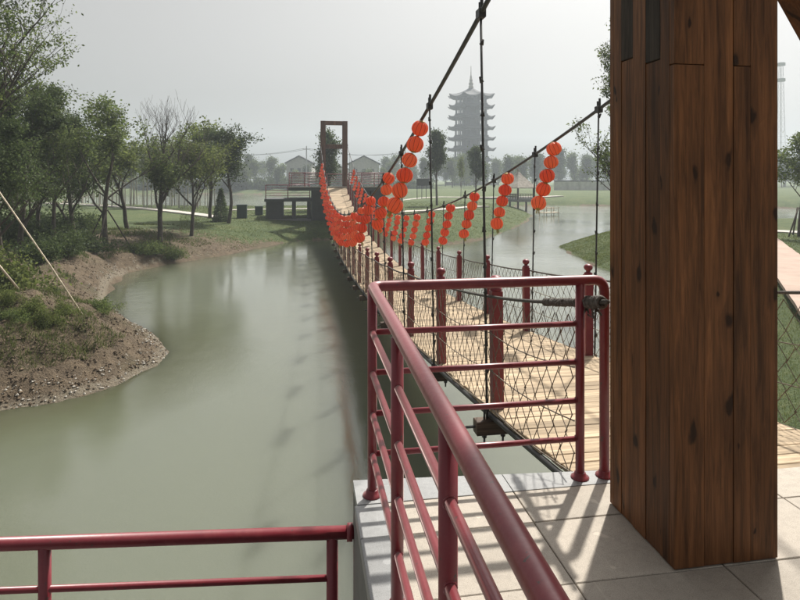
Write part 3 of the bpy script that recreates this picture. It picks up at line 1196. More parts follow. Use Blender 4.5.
# ------------------------------------------------------------------ trees
def leaf_mesh(name, P, size, mat, r, aspect=0.55, droop=0.3):
    """P: leaf centres (n,3); each leaf a bent quad pair"""
    n = len(P)
    d = r.normal(size=(n, 3))
    d[:, 2] -= droop
    d /= np.linalg.norm(d, axis=1)[:, None]
    u = r.normal(size=(n, 3))
    u -= (u * d).sum(1)[:, None] * d
    u /= np.linalg.norm(u, axis=1)[:, None]
    w = np.cross(d, u)
    s = size * r.uniform(0.6, 1.35, n)[:, None]
    a = P
    b = P + d * s * 0.5 + u * s * aspect * 0.5
    c = P + d * s + w * s * 0.12
    e = P + d * s * 0.5 - u * s * aspect * 0.5
    co = np.stack([a, b, c, e], 1).reshape(-1, 3)
    me = bpy.data.meshes.new(name)
    me.vertices.add(n * 4)
    me.vertices.foreach_set('co', co.astype(np.float32).ravel())
    me.loops.add(n * 4)
    me.loops.foreach_set('vertex_index', np.arange(n * 4, dtype=np.int32))
    me.polygons.add(n)
    me.polygons.foreach_set('loop_start', np.arange(0, n * 4, 4, dtype=np.int32))
    me.polygons.foreach_set('loop_total', np.full(n, 4, dtype=np.int32))
    me.materials.append(M[mat])
    me.update()
    return me


def grow(seed, H, r0, first=0.3, spread=0.75, levels=3, kids=(7, 5, 4), lens=(0.42, 0.55, 0.5), lean=(0, 0), up=0.5, wig=0.10, fork=False):
    """a branching skeleton; returns bark builder and twig points"""
    rd = random.Random(seed)
    b = MB()
    tips = []

    def branch(p, d, L, r, lv):
        n = 7 if lv == 0 else 5
        pts = [p.copy()]
        rs = [r]
        dd = d.copy()
        for i in range(n):
            dd = (dd + Vector((rd.uniform(-1, 1), rd.uniform(-1, 1), rd.uniform(-0.6, 0.9))) * wig * (1 if lv else 0.7) + Vector((0, 0, 1)) * (0.05 * up if lv else 0.02)).normalized()
            pts.append(pts[-1] + dd * L / n)
            rs.append(max(r * (1 - 0.78 * (i + 1) / n), 0.004))
        b.tube(pts, rs, 7 if lv == 0 else (5 if lv == 1 else 3), False)
        if lv >= levels - 1:
            for q in range(1, len(pts)):
                tips.append((pts[q], lv, dd))
        if lv < levels:
            nk = kids[min(lv, len(kids) - 1)]
            for k in range(nk):
                s = (first + (1 - first) * (k + rd.random()) / nk) if lv == 0 else rd.uniform(0.3, 1.0)
                fi = s * n
                i0 = min(int(fi), n - 1)
                q = pts[i0].lerp(pts[i0 + 1], fi - i0)
                rr = rs[i0] * rd.uniform(0.5, 0.72)
                az = rd.uniform(0, 2 * pi) + k * 2.4
                side = Vector((cos(az), sin(az), 0))
                nd = (dd * rd.uniform(0.3, 0.9) + side * spread * rd.uniform(0.7, 1.3) + Vector((0, 0, up * rd.uniform(0.2, 0.9)))).normalized()
                taper = (1.15 - 0.75 * s) if lv == 0 else 1.0
                branch(q, nd, L * lens[min(lv, len(lens) - 1)] * rd.uniform(0.75, 1.2) * taper, rr, lv + 1)
    branch(Vector((0, 0, -0.15)), Vector((lean[0], lean[1], 1)).normalized(), H, r0, 0)
    return b, tips


def make_tree_meshes(seed, H, r0, leaves, size, lmat, bark='bark', clump=0.22, drop_top=None, **kw):
    b, tips = grow(seed, H, r0, **kw)
    r = np.random.default_rng(seed)
    T = np.array([list(p) for p, lv, d in tips])
    keep = r.random(len(T)) < 0.8
    T = T[keep]
    if drop_top is not None:
        T = T[T[:, 2] < drop_top]
    # unequal clumps: some twigs carry many leaves, some few
    wgt = r.gamma(0.45, 1.0, len(T)) + 0.02
    idx = r.choice(len(T), leaves, p=wgt / wgt.sum())
    P = T[idx] + r.normal(size=(leaves, 3)) * clump * np.array([1, 1, 0.8])
    return b.mesh('trunk', bark, True), leaf_mesh('crown', P, size, lmat, r)


def put_tree(name, label, meshes, x, y, rz=0, s=1.0, group=None, cat='tree', z=None, sz=None):
    t = thing(name, label, cat, (x, y, (hz(x, y) if z is None else z) - 0.02), rz, group)
    t.scale = (s, s, sz or s)
    link('trunk', meshes[0], t)
    link('crown', meshes[1], t)
    return t


def pt(px, t):
    return xy(px, t)


# big tree at the left edge, sparse outer twigs
mA = make_tree_meshes(3, 9.8, 0.17, 13000, 0.10, 'leaf_mid', clump=0.12, first=0.2, spread=0.95, kids=(13, 7, 5), lens=(0.42, 0.52, 0.5), up=0.75, wig=0.13)
put_tree('broadleaf_tree', 'tallest tree, with thin leafy twigs reaching out over the earth bank', mA, *pt(-56, 19), rz=4.4, s=1.05)
mB = make_tree_meshes(5, 5.6, 0.11, 15000, 0.105, 'leaf_dark', clump=0.16, first=0.12, spread=0.85, kids=(13, 7, 5), lens=(0.42, 0.5, 0.5), up=0.75, wig=0.14)
mC = make_tree_meshes(8, 6.0, 0.10, 13000, 0.11, 'leaf_mid', clump=0.15, first=0.14, spread=0.75, kids=(13, 7, 5), lens=(0.42, 0.5, 0.5), up=0.95, wig=0.14)
G1 = 'dense trees on the earth bank'
DL = 'dense dark green tree in the thicket on the earth bank'
for i, (px, t, m, rz, s) in enumerate([(20, 23, mB, 0.3, 1.0), (56, 26, mC, 1.9, 0.98), (-12, 27, mC, 4.0, 1.1), (74, 30, mB, 2.5, 1.05), (36, 31, mC, 5.2, 1.12), (2, 20.5, mB, 3.3, 0.85)]):
    put_tree('broadleaf_tree', DL, m, *pt(px, t), rz=rz, s=s, group=G1)
# staked tree
mD = make_tree_meshes(21, 5.6, 0.11, 5600, 0.12, 'leaf_mid', clump=0.15, first=0.22, spread=0.95, kids=(7, 6, 5), lens=(0.62, 0.5, 0.5), up=1.0, wig=0.2, lean=(0.06, 0))
x, y = pt(106, 30)
put_tree('broadleaf_tree', 'open-crowned tree held by wooden stakes on the earth bank', mD, x, y, rz=1.0, s=1.35, sz=1.05)
zt = hz(x, y)
for k in range(3):
    a = 0.5 + k * 2 * pi / 3
    st = MB().tube([(1.25 * cos(a), 1.25 * sin(a), hz(x + 1.25 * cos(a), y + 1.25 * sin(a)) - zt - 0.1), (0.10 * cos(a + 0.5), 0.10 * sin(a + 0.5), 1.75)], 0.035, 7)
    o = st.build('support_stake', 'bark', None, True, (x, y, zt))
    tag(o, 'dark wooden stake leaning against the open-crowned tree', 'stake', 'stakes of the open-crowned tree')
# bare-topped tree with a nest
mE = make_tree_meshes(33, 5.9, 0.12, 4400, 0.12, 'leaf_mid', clump=0.18, drop_top=4.2, first=0.18, spread=0.62, kids=(11, 7, 5), lens=(0.62, 0.5, 0.5), up=1.5, wig=0.11)
x, y = pt(160, 33)
put_tree('broadleaf_tree', 'tree with bare upright twigs on top and a dark bird nest', mE, x, y, rz=0.2, s=1.3, sz=1.03)
nb = MB()
for k in range(70):
    a, e = random.uniform(0, 6.28), random.uniform(-0.6, 0.4)
    c = Vector((cos(a) * 0.17, sin(a) * 0.17, e * 0.22))
    d = Vector((-sin(a), cos(a), random.uniform(-.3, .3))) * 0.2
    nb.tube([c - d, c + d * 0.2 - c * 0.1, c + d], 0.012, 3)
nz = hz(x, y) + 4.25
tag(nb.build('bird_nest', 'nest', None, False, (x + 0.25, y - 0.05, nz)), 'dark twig bird nest in the bare-topped tree', 'nest')
mF = make_tree_meshes(41, 4.4, 0.09, 6200, 0.12, 'leaf_fresh', clump=0.17, first=0.2, spread=0.9, kids=(9, 6, 5), lens=(0.6, 0.5, 0.5), up=0.8, wig=0.18)
mG = make_tree_meshes(47, 4.6, 0.10, 8200, 0.11, 'leaf_dark', clump=0.17, first=0.36, spread=0.85, kids=(9, 6, 5), lens=(0.5, 0.52, 0.5), up=0.55, wig=0.22, lean=(0.2, 0))
mH = make_tree_meshes(52, 4.7, 0.10, 4200, 0.15, 'leaf_fresh', clump=0.17, first=0.25, spread=0.8, kids=(8, 6, 4), lens=(0.55, 0.5, 0.5), up=0.9, wig=0.18)
put_tree('broadleaf_tree', 'slim tree between the bare-topped tree and the dark conifer', mF, *pt(191, 36), rz=2.0, s=1.4, sz=1.08)
put_tree('broadleaf_tree', 'dark-crowned tree with a leaning crooked trunk above the lawn by the boxes', mG, *pt(228, 43), rz=0.1, s=1.45, sz=1.28)
put_tree('broadleaf_tree', 'small leafy tree just behind the staked open-crowned tree', mH, *pt(128, 36), rz=4.4, s=1.4, sz=1.05)
put_tree('broadleaf_tree', 'light green tree behind the slim tree near the lake path', mH, *pt(210, 46), rz=5.5, s=1.5, sz=1.3)
# conifer bush
rr = np.random.default_rng(5)
nP = 3500
zz = rr.random(nP) ** 1.5 * 2.3
rad_ = (1 - zz / 2.35) * 0.62 + 0.05
an = rr.random(nP) * 6.28
P = np.stack([rad_ * np.cos(an) * rr.uniform(.6, 1.05, nP), rad_ * np.sin(an) * rr.uniform(.6, 1.05, nP), zz + 0.1], 1)
mCon = (MB().tube([(0, 0, -.1), (0, 0, 2.2)], [0.05, 0.01], 6).mesh('trunk', 'bark'), leaf_mesh('crown', P, 0.14, 'leaf_dark', rr, 0.35))
put_tree('conifer', 'small dark conical conifer by the lake path', mCon, *pt(221, 44), cat='conifer')

# grove of slim pale trunks behind the path
mS = [make_tree_meshes(60 + k, 7.0 + k * 0.5, 0.075, 900, 0.24, 'leaf_fresh', 'pale_bark', clump=0.3, first=0.5, spread=0.35, kids=(7, 4, 3), lens=(0.22, 0.5, 0.5), up=0.9, wig=0.05, levels=2) for k in range(3)]
for k in range(60):
    px = 66 + k * 2.5 + random.uniform(-2, 2)
    t = random.uniform(62, 84)
    x, y = pt(px, t)
    if shore(np.array([x]), np.array([y]))[0] < 0.6:
        t = 61
        x, y = pt(px, t)
    s = random.uniform(0.7, 0.95)
    put_tree('slim_tree', 'slender pale-trunked tree in the grove behind the lake path', mS[k % 3], x, y, rz=random.uniform(0, 6), s=s, group='grove of slender pale trunks')

# clipped round trees on the lawn
mR = make_tree_meshes(71, 4.6, 0.10, 6500, 0.16, 'leaf_dark', clump=0.2, first=0.42, spread=0.55, kids=(10, 5, 4), lens=(0.28, 0.5, 0.5), up=0.8)
mR2 = make_tree_meshes(75, 5.6, 0.12, 7000, 0.2, 'leaf_dark', clump=0.32, first=0.25, spread=0.6, kids=(10, 5, 4), lens=(0.34, 0.5, 0.5), up=0.9)
put_tree('round_tree', 'dark round-crowned tree with a clean trunk on the lawn near the pagoda', mR, *pt(437, 66), rz=1, s=1.42, sz=1.62)
put_tree('round_tree', 'dark tree in front of the pagoda base on the lawn', mR, *pt(476, 72), rz=3, s=1.3, sz=1.35)
put_tree('round_tree', 'leafy tree standing right behind the far bridge tower', mR2, *pt(329, 57), rz=2, s=0.98, sz=1.14)
put_tree('round_tree', 'small pale tree in front of the pagoda on the lawn', mS[1], *pt(461, 85), rz=2, s=0.75)
# tall sparse tree behind the pillar, park tree to the right of it
mT = make_tree_meshes(83, 11.0, 0.09, 6500, 0.10, 'leaf_mid', clump=0.1, first=0.2, spread=0.55, kids=(20, 6, 4), lens=(0.2, 0.55, 0.5), up=0.8, wig=0.09)
put_tree('sparse_tree', 'tall thin tree with sparse small leaves rising behind the timber pillar', mT, *pt(617, 24), rz=0.5, z=-1.9)
mU = make_tree_meshes(87, 4.3, 0.09, 4000, 0.13, 'leaf_mid', clump=0.18, first=0.45, spread=0.8, kids=(9, 5, 4), lens=(0.45, 0.5, 0.5), up=0.6, wig=0.12)
x, y = pt(799, 31)
put_tree('broadleaf_tree', 'flat-topped park tree beside the pink path', mU, x, y, rz=0.5, s=1.1)
zt = hz(x, y)
for k in range(3):
    a = 1.2 + k * 2 * pi / 3
    o = MB().tube([(0.75 * cos(a), 0.75 * sin(a), hz(x + 0.75 * cos(a), y + .75 * sin(a)) - zt - 0.1), (0.08 * cos(a + 0.5), 0.08 * sin(a + 0.5), 1.5)], 0.04, 7).build('support_stake', 'bark', None, True, (x, y, zt))
    tag(o, 'wooden stake propping the flat-topped park tree beside the pink path', 'stake', 'stakes of the park tree')

# distant tree belts
mFar = [make_tree_meshes(90 + k, 8.0 + k, 0.18, 2600, 0.55, ['leaf_mid', 'leaf_dark'][k % 2], clump=0.7, first=0.12 + 0.07 * k, spread=[0.8, 0.5, 0.65, 0.35][k], kids=(11, 5, 3), lens=([0.42, 0.3, 0.36, 0.24][k], 0.5, 0.5), up=0.6, levels=2) for k in range(4)]
FG = 'hazy trees on the far shore'
FL = 'hazy distant tree in the belt along the far side of the water'
for k in range(96):
    px = -40 + k * 9.4 + random.uniform(-4, 4)
    if px > 870:
        break
    t = random.uniform(168, 225)
    if 380 < px < 620:
        t = random.uniform(175, 245)
    x, y = pt(px, t)
    s = random.uniform(0.55, 0.95)
    if 270 < px < 390:
        s *= 0.62
        t = random.uniform(150, 158)
        x, y = pt(px, t)
    if shore(np.array([x]), np.array([y]))[0] < 1:
        x, y = pt(px, t + 22)
    put_tree('distant_tree', FL, mFar[(k * 7 + k // 3) % 4], x, y, rz=random.uniform(0, 6), s=s, group=FG)


HG = 'hedge bushes on the far shore'
for k in range(70):
    px = random.choice([random.uniform(380, 612), random.uniform(380, 612), random.uniform(-60, 290), random.uniform(780, 880)])
    x, y = pt(px, random.uniform(185, 250))
    put_tree('distant_tree', FL, mFar[k % 4], x, y, rz=random.uniform(0, 6), s=random.uniform(0.7, 1.1), group=FG)
# shrubs
def shrub(seed, n, rx, rz_, size, mat):
    r = np.random.default_rng(seed)
    C = r.normal(size=(26, 3)) * np.array([rx * 0.45, rx * 0.45, 0.0])
    C[:, 2] = np.abs(r.normal(size=26)) * rz_ * 0.45 + 0.1
    P = C[r.integers(0, 26, n)] + r.normal(size=(n, 3)) * rx * 0.2
    P[:, 2] = np.maximum(P[:, 2], 0.03)
    b = MB()
    for c in C:
        b.tube([(c[0] * 0.2, c[1] * 0.2, -0.1), tuple(c * 0.7), tuple(c)], [0.02, 0.012, 0.005], 4, False)
    return (b.mesh('stem', 'bark'), leaf_mesh('foliage', P, size, mat, r))


def put_shrub(label, m, x, y, rz=0, s=1.0, group=None, z=None):
    t = thing('shrub', label, 'shrub', (x, y, (hz(x, y) if z is None else z) - 0.03), rz, group)
    t.scale = (s, s, s)
    link('stem', m[0], t)
    link('foliage', m[1], t)


s1 = shrub(1, 5200, 1.0, 1.0, 0.10, 'leaf_fresh')
s2 = shrub(2, 4200, 1.1, 0.8, 0.11, 'leaf_dark')
s3 = shrub(3, 2400, 0.8, 0.5, 0.10, 'leaf_mid')
put_shrub('bright leafy shrub behind the brown earth mound', s1, *pt(4, 17.5), s=1.15)
SHL = 'low dark green shrub on the earth bank under the trees'
for i, (px, t, m, s) in enumerate([(40, 22.5, s2, 0.95), (66, 25, s2, 0.95), (24, 25.5, s2, 1.2), (84, 28, s2, 0.9), (52, 29, s2, 1.2), (10, 29, s2, 1.3), (70, 33, s2, 1.2), (36, 34, s2, 1.4), (-15, 33, s2, 1.4), (90, 36, s3, 1.1),
                                   (140, 30.5, s3, 0.75), (156, 31, s3, 0.85), (172, 31.5, s3, 0.75)]):
    put_shrub(SHL, m, *pt(px, t), rz=i * 1.3, s=s, group='low shrubs under the trees')
put_shrub('small shrub at the water edge beside the foot of the bamboo pole', s3, *pt(101, 16.2), s=0.42)
WDL = 'weedy green patch on the earth bank facing the pond'
for i, (px, t, s) in enumerate([(20, 13.5, 0.33), (45, 13.7, 0.32), (0, 13.6, 0.33), (64, 14.3, 0.28), (53, 18.4, 0.36), (32, 13.9, .3), (80, 15.2, .25), (10, 14.2, .28)]):
    put_shrub(WDL, s1 if i % 2 else s3, *pt(px, t), rz=i * 2.1, s=s, group='weedy patches on the bank')

sH = shrub(9, 2600, 1.6, 1.5, 0.34, 'leaf_dark')
for k in range(44):
    px = 130 + k * 6.9 + random.uniform(-2, 2)
    x, y = pt(px, random.uniform(167, 176))
    if shore(np.array([x]), np.array([y]))[0] > 0.5:
        put_shrub('hazy round bush in the hedge along the far lake shore', sH, x, y, rz=k, s=random.uniform(1.0, 1.7), group=HG)

# bamboo poles on the bank
foot = at(99, 336, -2.25)
p2 = at(0, 193, t=14.2)
d = (p2 - foot)
tag(MB().tube([(0, 0, -0.1), tuple(d * 0.5), tuple(d * 1.45)], [0.02, 0.019, 0.017], 10).build('bamboo_pole', 'pole_wood', None, True, tuple(foot)),
    'long pale bamboo pole leaning up from the earth bank', 'pole')
foot = at(23, 291, -1.5)
p2 = at(-6, 258, t=16.5)
tag(MB().tube([(0, 0, -0.1), tuple((p2 - foot) * 1.5)], [0.03, 0.026], 8).build('bamboo_pole', 'pole_wood', None, True, tuple(foot)),
    'short thick grey pole leaning against the bright shrub', 'pole')

# ------------------------------------------------------------------ pagoda
TP = 265.0
K = TP / F
pxx, pyy = xy(471, TP)
pz = hz(pxx, pyy)
pg = thing('pagoda', 'tall grey many-tiered pagoda with upturned eaves and a spire, hazy in the distance', 'pagoda', (pxx, pyy, pz), radians(12))


def zof(py):
    return EYE - (py - HY) * K - pz


def eave_roof(zb, rin, rout, rise, lift, n=8):
    """octagonal skirt roof whose corners sweep up"""
    b = MB()
    rings = 6
    per = 6
    tot = n * per
    top, bot = [], []
    for k in range(rings + 1):
        s = k / rings
        rr = rout + (rin - rout) * s
        for i in range(tot):
            a = 2 * pi * i / tot
            loc = (i % per) / per
            edge_ = abs(loc - 0.0) if loc < 0.5 else 1 - loc
            corner = (1 - 2 * edge_) ** 3
            poly = cos(pi / n) / cos(((a + pi / n) % (2 * pi / n)) - pi / n)
            # corners at loc == 0
            ang = (a % (2 * pi / n)) - pi / n
            poly = cos(pi / n) / cos(ang)
            rad2 = rr * poly * (1 + 0.07 * corner * (1 - s))
            z = zb + rise * s ** 1.5 + lift * corner * (1 - s) ** 2
            b.v.append((rad2 * cos(a), rad2 * sin(a), z))
    for k in range(rings):
        for i in range(tot):
            j = (i + 1) % tot
            b.f.append((k * tot + i, k * tot + j, (k + 1) * tot + j, (k + 1) * tot + i))
    # underside
    o = len(b.v)
    for i in range(tot):
        p = b.v[i]
        b.v.append((p[0], p[1], p[2] - 0.35))
    for i in range(tot):
        p = b.v[i]
        q = sqrt(p[0] ** 2 + p[1] ** 2)
        b.v.append((p[0] / q * rin, p[1] / q * rin, zb - 0.1))
    for i in range(tot):
        j = (i + 1) % tot
        b.f.append((i, o + i, o + j, j))
        b.f.append((o + i, o + tot + i, o + tot + j, o + j))
    return b


def octa(r, z0, z1, n=8, rot=0.0):
    b = MB()
    b.lathe([(r, z0), (r, z1)], n, rot=rot)
    return b


EA = [97.5, 108, 118.6, 129.2, 139.8, 150.4, 161, 172]
for i, e in enumerate(EA):
    zb = zof(e)
    R = (22.6 + 0.32 * i) * K
    r_body = (16.5 + 0.3 * i) * K
    if i == 0:
        rf = eave_roof(zb, 0.6, R, zof(87.5) - zb, 1.3)
    else:
        rf = eave_roof(zb, r_body * 0.98, R, 1.5, 1.2)
    rf.build('roof', 'roof_tile', pg)
    znext = zof(EA[i + 1]) + 1.5 if i + 1 < len(EA) else 0
    zfl = znext
    st = MB()
    st.lathe([(r_body * 0.56, zfl - 0.6), (r_body * 0.56, zb - 0.05)], 8)
    sto = st.build('storey', 'pagoda_dark', pg)
    MB().lathe([(r_body * 1.04, zfl - 0.5), (r_body * 1.04, zfl + 0.4)], 8).build('gallery', 'pagoda_dark', sto)
    MB().lathe([(r_body * 0.97, zb - 0.45), (r_body * 0.97, zb - 0.12)], 8).build('lintel', 'pagoda_dark', sto)
    for k in range(24):
        a = 2 * pi * k / 24
        ang = (a % (pi / 4)) - pi / 8
        rr = r_body * 0.94 * cos(pi / 8) / cos(ang)
        if zb - 0.4 > zfl + 0.35:
            MB().tube([(rr * cos(a), rr * sin(a), zfl + 0.35), (rr * cos(a), rr * sin(a), zb - 0.4)], 0.24, 6).build('column', 'pagoda_dark', sto)
MB().lathe([(r_body * 1.5, -1.0), (r_body * 1.5, 1.2)], 8).build('base', 'concrete', pg)
zs = zof(87.5)
MB().lathe([(0.9, zs - 0.6), (1.2, zs + 0.3), (0.8, zs + 1.0), (1.1, zs + 1.7), (0.6, zs + 2.6), (0.75, zs + 3.3), (0.4, zs + 4.2), (0.45, zs + 4.8), (0.2, zs + 5.6), (0.12, zof(66))], 10).build('spire', 'pale_stone', pg)

# ------------------------------------------------------------------ pavilion on the water
TV = 80.0
vx, vy = xy(518, TV)
pv = thing('pavilion', 'small waterside pavilion with a pale pyramid roof on posts', 'pavilion', (vx, vy, ZW), radians(-8))
kv = TV / F


def zv(py):
    return EYE - (py - HY) * kv - ZW


ze, za, zfl = zv(187), zv(171), zv(199)
hw = 20.5 * kv
b = MB()
nn = 6
pts = []
for (r, z) in ((hw * 1.06, ze - 0.05), (hw * 0.62, ze + (za - ze) * 0.36), (hw * 0.26, ze + (za - ze) * 0.72), (0.08, za)):
    pts.append((r, z))
b.lathe([(hw * 0.9, ze - 0.14), (hw * 1.06, ze - 0.14)] + pts, 6, rot=0.3)
b.build('roof', 'thatch', pv)
MB().lathe([(0.1, za - 0.1), (0.16, za + 0.1), (0.05, za + 0.35)], 8).build('finial', 'thatch', pv)
for k in range(6):
    a = 0.3 + k * pi / 3
    MB().tube([(hw * 0.86 * cos(a), hw * 0.86 * sin(a), -1.0), (hw * 0.86 * cos(a), hw * 0.86 * sin(a), ze)], 0.11, 8).build('post', 'bark', pv)
    MB().tube([(hw * 0.45 * cos(a), hw * 0.45 * sin(a), -1.0), (hw * 0.45 * cos(a), hw * 0.45 * sin(a), zfl - 0.2)], 0.12, 8).build('pile', 'bark', pv)
    a2 = a + pi / 3
    p0 = Vector((hw * 0.86 * cos(a), hw * 0.86 * sin(a), 0))
    p1 = Vector((hw * 0.86 * cos(a2), hw * 0.86 * sin(a2), 0))
    if k != 4:
        bb_ = MB()
        for hh in (0.35, 0.62):
            bb_.tube([p0 + Vector((0, 0, zfl + hh)), p1 + Vector((0, 0, zfl + hh))], 0.05, 6)
        for q in range(1, 6):
            c = p0.lerp(p1, q / 6)
            bb_.tube([c + Vector((0, 0, zfl)), c + Vector((0, 0, zfl + 0.6))], 0.03, 5)
        bb_.build('balustrade', 'bark', pv)
MB().lathe([(hw * 1.0, zfl - 0.3), (hw * 1.0, zfl)], 6, rot=0.3).build('floor', 'concrete', pv)
# little white jetty rail in the water beside it
jx, jy = xy(549, 72)
jt = thing('jetty', 'low pale wooden jetty in the water beside the pavilion', 'jetty', (jx, jy, ZW), 0.3)
MB().cbox(-1.2, 1.2, -0.5, 0.5, 0.25, 0.36, 0.02).build('deck', 'pole_wood', jt)
for x in (-1.1, 0, 1.1):
    for yv in (-0.42, 0.42):
        MB().tube([(x, yv, -1), (x, yv, 0.95)], 0.05, 6).build('post', 'pole_wood', jt)
for yv in (-0.42, 0.42):
    MB().tube([(-1.1, yv, 0.85), (1.1, yv, 0.85)], 0.035, 6).build('rail', 'pole_wood', jt)

# ------------------------------------------------------------------ houses and wall far behind
def house(label, px, t, wpx, y_eave, y_peak, depth, roofed='x'):
    x, y = xy(px, t)
    k = t / F
    zg = hz(x, y)
    w = wpx * k
    ze = EYE - (y_eave - HY) * k - zg
    zp = EYE - (y_peak - HY) * k - zg
    h = thing('house', label, 'house', (x, y, zg), radians(-6))
    b = MB()
    b.add([(-w / 2, 0, -1), (w / 2, 0, -1), (w / 2, 0, ze), (0, 0, zp), (-w / 2, 0, ze), (-w / 2, depth, -1), (w / 2, depth, -1), (w / 2, depth, ze), (0, depth, zp), (-w / 2, depth, ze)],
          [(0, 1, 2, 3, 4), (9, 8, 7, 6, 5), (1, 6, 7, 2), (5, 0, 4, 9), (2, 7, 8, 3), (9, 4, 3, 8)])
    b.build('wall', 'plaster', h)
    for s in (-1, 1):
        r = MB()
        a0, a1 = Vector((s * (w / 2 + 0.5), 0, ze - 0.15)), Vector((0, 0, zp + 0.12))
        vs = []
        for yv in (-0.6, depth + 0.6):
            for p in (a0, a1):
                vs.append((p.x, yv, p.z))
                vs.append((p.x, yv, p.z + 0.25))
        r.add(vs, [(0, 2, 3, 1), (4, 5, 7, 6), (0, 1, 5, 4), (1, 3, 7, 5), (0, 4, 6, 2), (2, 6, 7, 3)])
        r.build('roof', 'roof_tile', h)
    for q in (-0.28, 0.0, 0.28):
        for zz_ in (ze * 0.3, ze * 0.72):
            wn_ = MB().cbox(q * w - 0.5, q * w + 0.5, -0.05, 0.05, zz_ - 0.55, zz_ + 0.55, 0.02).build('window', 'glass', h)
            MB().cbox(q * w - 0.6, q * w + 0.6, -0.12, -0.051, zz_ - 0.68, zz_ - 0.56, 0.01).build('sill', 'plaster', wn_)


house('pale gabled house across the lake, with the utility pole beside it', 299, 182, 25, 163, 156.5, 12)
house('pale gabled house across the lake, on the pagoda side of the bridge tower', 364, 186, 30, 164, 156.5, 12)
house('wide low house behind the two gabled houses', 328, 200, 46, 170, 163.5, 10)
# long boundary wall beyond the right lawn
x0, y0 = xy(555, 150)
x1, y1 = xy(640, 150)
wl_ = thing('boundary_wall', 'long low pale wall beyond the far lawn', 'wall', ((x0 + x1) / 2, (y0 + y1) / 2, hz((x0 + x1) / 2, (y0 + y1) / 2)), atan2(y1 - y0, x1 - x0))
L = math.hypot(x1 - x0, y1 - y0)
MB().cbox(-L / 2, L / 2, -0.15, 0.15, -0.8, 2.2, 0.02).build('wall_panel', 'plaster', wl_)
MB().cbox(-L / 2 - 0.1, L / 2 + 0.1, -0.28, 0.28, 2.201, 2.5, 0.04).build('coping', 'roof_tile', wl_)
for k in range(8):
    MB().cbox(-L / 2 + L * k / 7 - 0.25, -L / 2 + L * k / 7 + 0.25, -0.27, 0.27, -0.8, 2.19, 0.03).build('pier', 'plaster', wl_)
# notice boards / frames on the lawn
x, y = xy(424, 92)
nbd = thing('notice_board', 'dark framed notice board on posts on the far lawn', 'notice board', (x, y, hz(x, y)), 0.1)
MB().cbox(-1.2, 1.2, -0.06, 0.06, 2.0, 3.1, 0.02).build('panel', 'dark_metal', nbd)
for s in (-1.1, -0.35, 0.35, 1.1):
    MB().tube([(s, 0, -0.2), (s, 0, 2.0)], 0.05, 6).build('post', 'dark_metal', nbd)


# utility poles, wires, lattice mast
def upole(label, px, t, ytop, arms=True):
    x, y = xy(px, t)
    z = hz(x, y)
    ht = EYE - (ytop - HY) * t / F - z
    o = thing('utility_pole', label, 'utility pole', (x, y, z))
    MB().tube([(0, 0, -0.5), (0, 0, ht)], [0.2, 0.13], 8).build('pole', 'steel', o)
    if arms:
        MB().cbox(-1.1, 1.1, -0.07, 0.07, ht - 0.9, ht - 0.75, 0.01).build('crossarm', 'steel', o)
    return Vector((x, y, z + ht - 0.75))


a = upole('grey utility pole rising beside the pale gabled house', 306.5, 165, 146)
c = upole('grey utility pole above the trees left of the gabled houses', 205, 175, 150)
e = upole('grey utility pole behind the lanterns, between house and pagoda', 405, 168, 150)
for p, q in ((c, a), (a, e)):
    for off in (-0.9, 0.9):
        line = [p.lerp(q, k / 12) + Vector((off, 0, -1.2 * 4 * (k / 12) * (1 - k / 12) + 0.02)) for k in range(13)]
        b = MB().tube([tuple(v - p) for v in line], 0.045, 4)
        tag(b.build('power_line', 'cable', None, False, tuple(p)), 'thin power line strung between the utility poles', 'power line', 'power lines between the poles')
x, y = xy(781, 230)
km = 230 / F
mast = thing('lattice_mast', 'tall pale lattice mast far behind the timber pillar', 'mast', (x, y, hz(x, y)))
hm = EYE - (62 - HY) * km - hz(x, y)
legs = [(-1, -1), (1, -1), (1, 1), (-1, 1)]
for sx, sy in legs:
    MB().tube([(sx * 1.3, sy * 1.3, -0.5), (sx * 0.45, sy * 0.45, hm)], 0.07, 5).build('leg', 'pale_steel', mast)
b = MB()
N = 20
for k in range(N):
    for (sx, sy), (ux, uy) in zip(legs, legs[1:] + legs[:1]):
        w0 = 1.3 - 0.85 * k / N
        w1 = 1.3 - 0.85 * (k + 1) / N
        b.tube([(sx * w0, sy * w0, hm * k / N), (ux * w1, uy * w1, hm * (k + 1) / N)], 0.035, 4)
        b.tube([(ux * w0, uy * w0, hm * k / N), (sx * w0, sy * w0, hm * k / N)], 0.035, 4)
b.build('lattice', 'pale_steel', mast)
for z in (hm - 1.5, hm - 7.5):
    MB().lathe([(1.4, z), (1.5, z + 0.15), (1.5, z + 1.1)], 12, cap=False).build('antenna_ring', 'pale_steel', mast)

# ------------------------------------------------------------------ stuff: clods, grass, weeds
def scatter(n, region, seed):
    r = np.random.default_rng(seed)
    out = []
    while len(out) < n:
        px = r.uniform(region[0], region[1], 4 * n)
        t = r.uniform(region[2] ** 0.5, region[3] ** 0.5, 4 * n) ** 2
        lat = (px - 400) / F * t
        X = t * SN + lat * CS
        Y = t * CS - lat * SN
        d = shore(X, Y)
        k = d > region[4]
        if len(region) > 5:
            k &= d < region[5]
        pts = np.stack([X[k], Y[k], d[k]], 1)
        out.extend(pts.tolist())
    return np.array(out[:n])


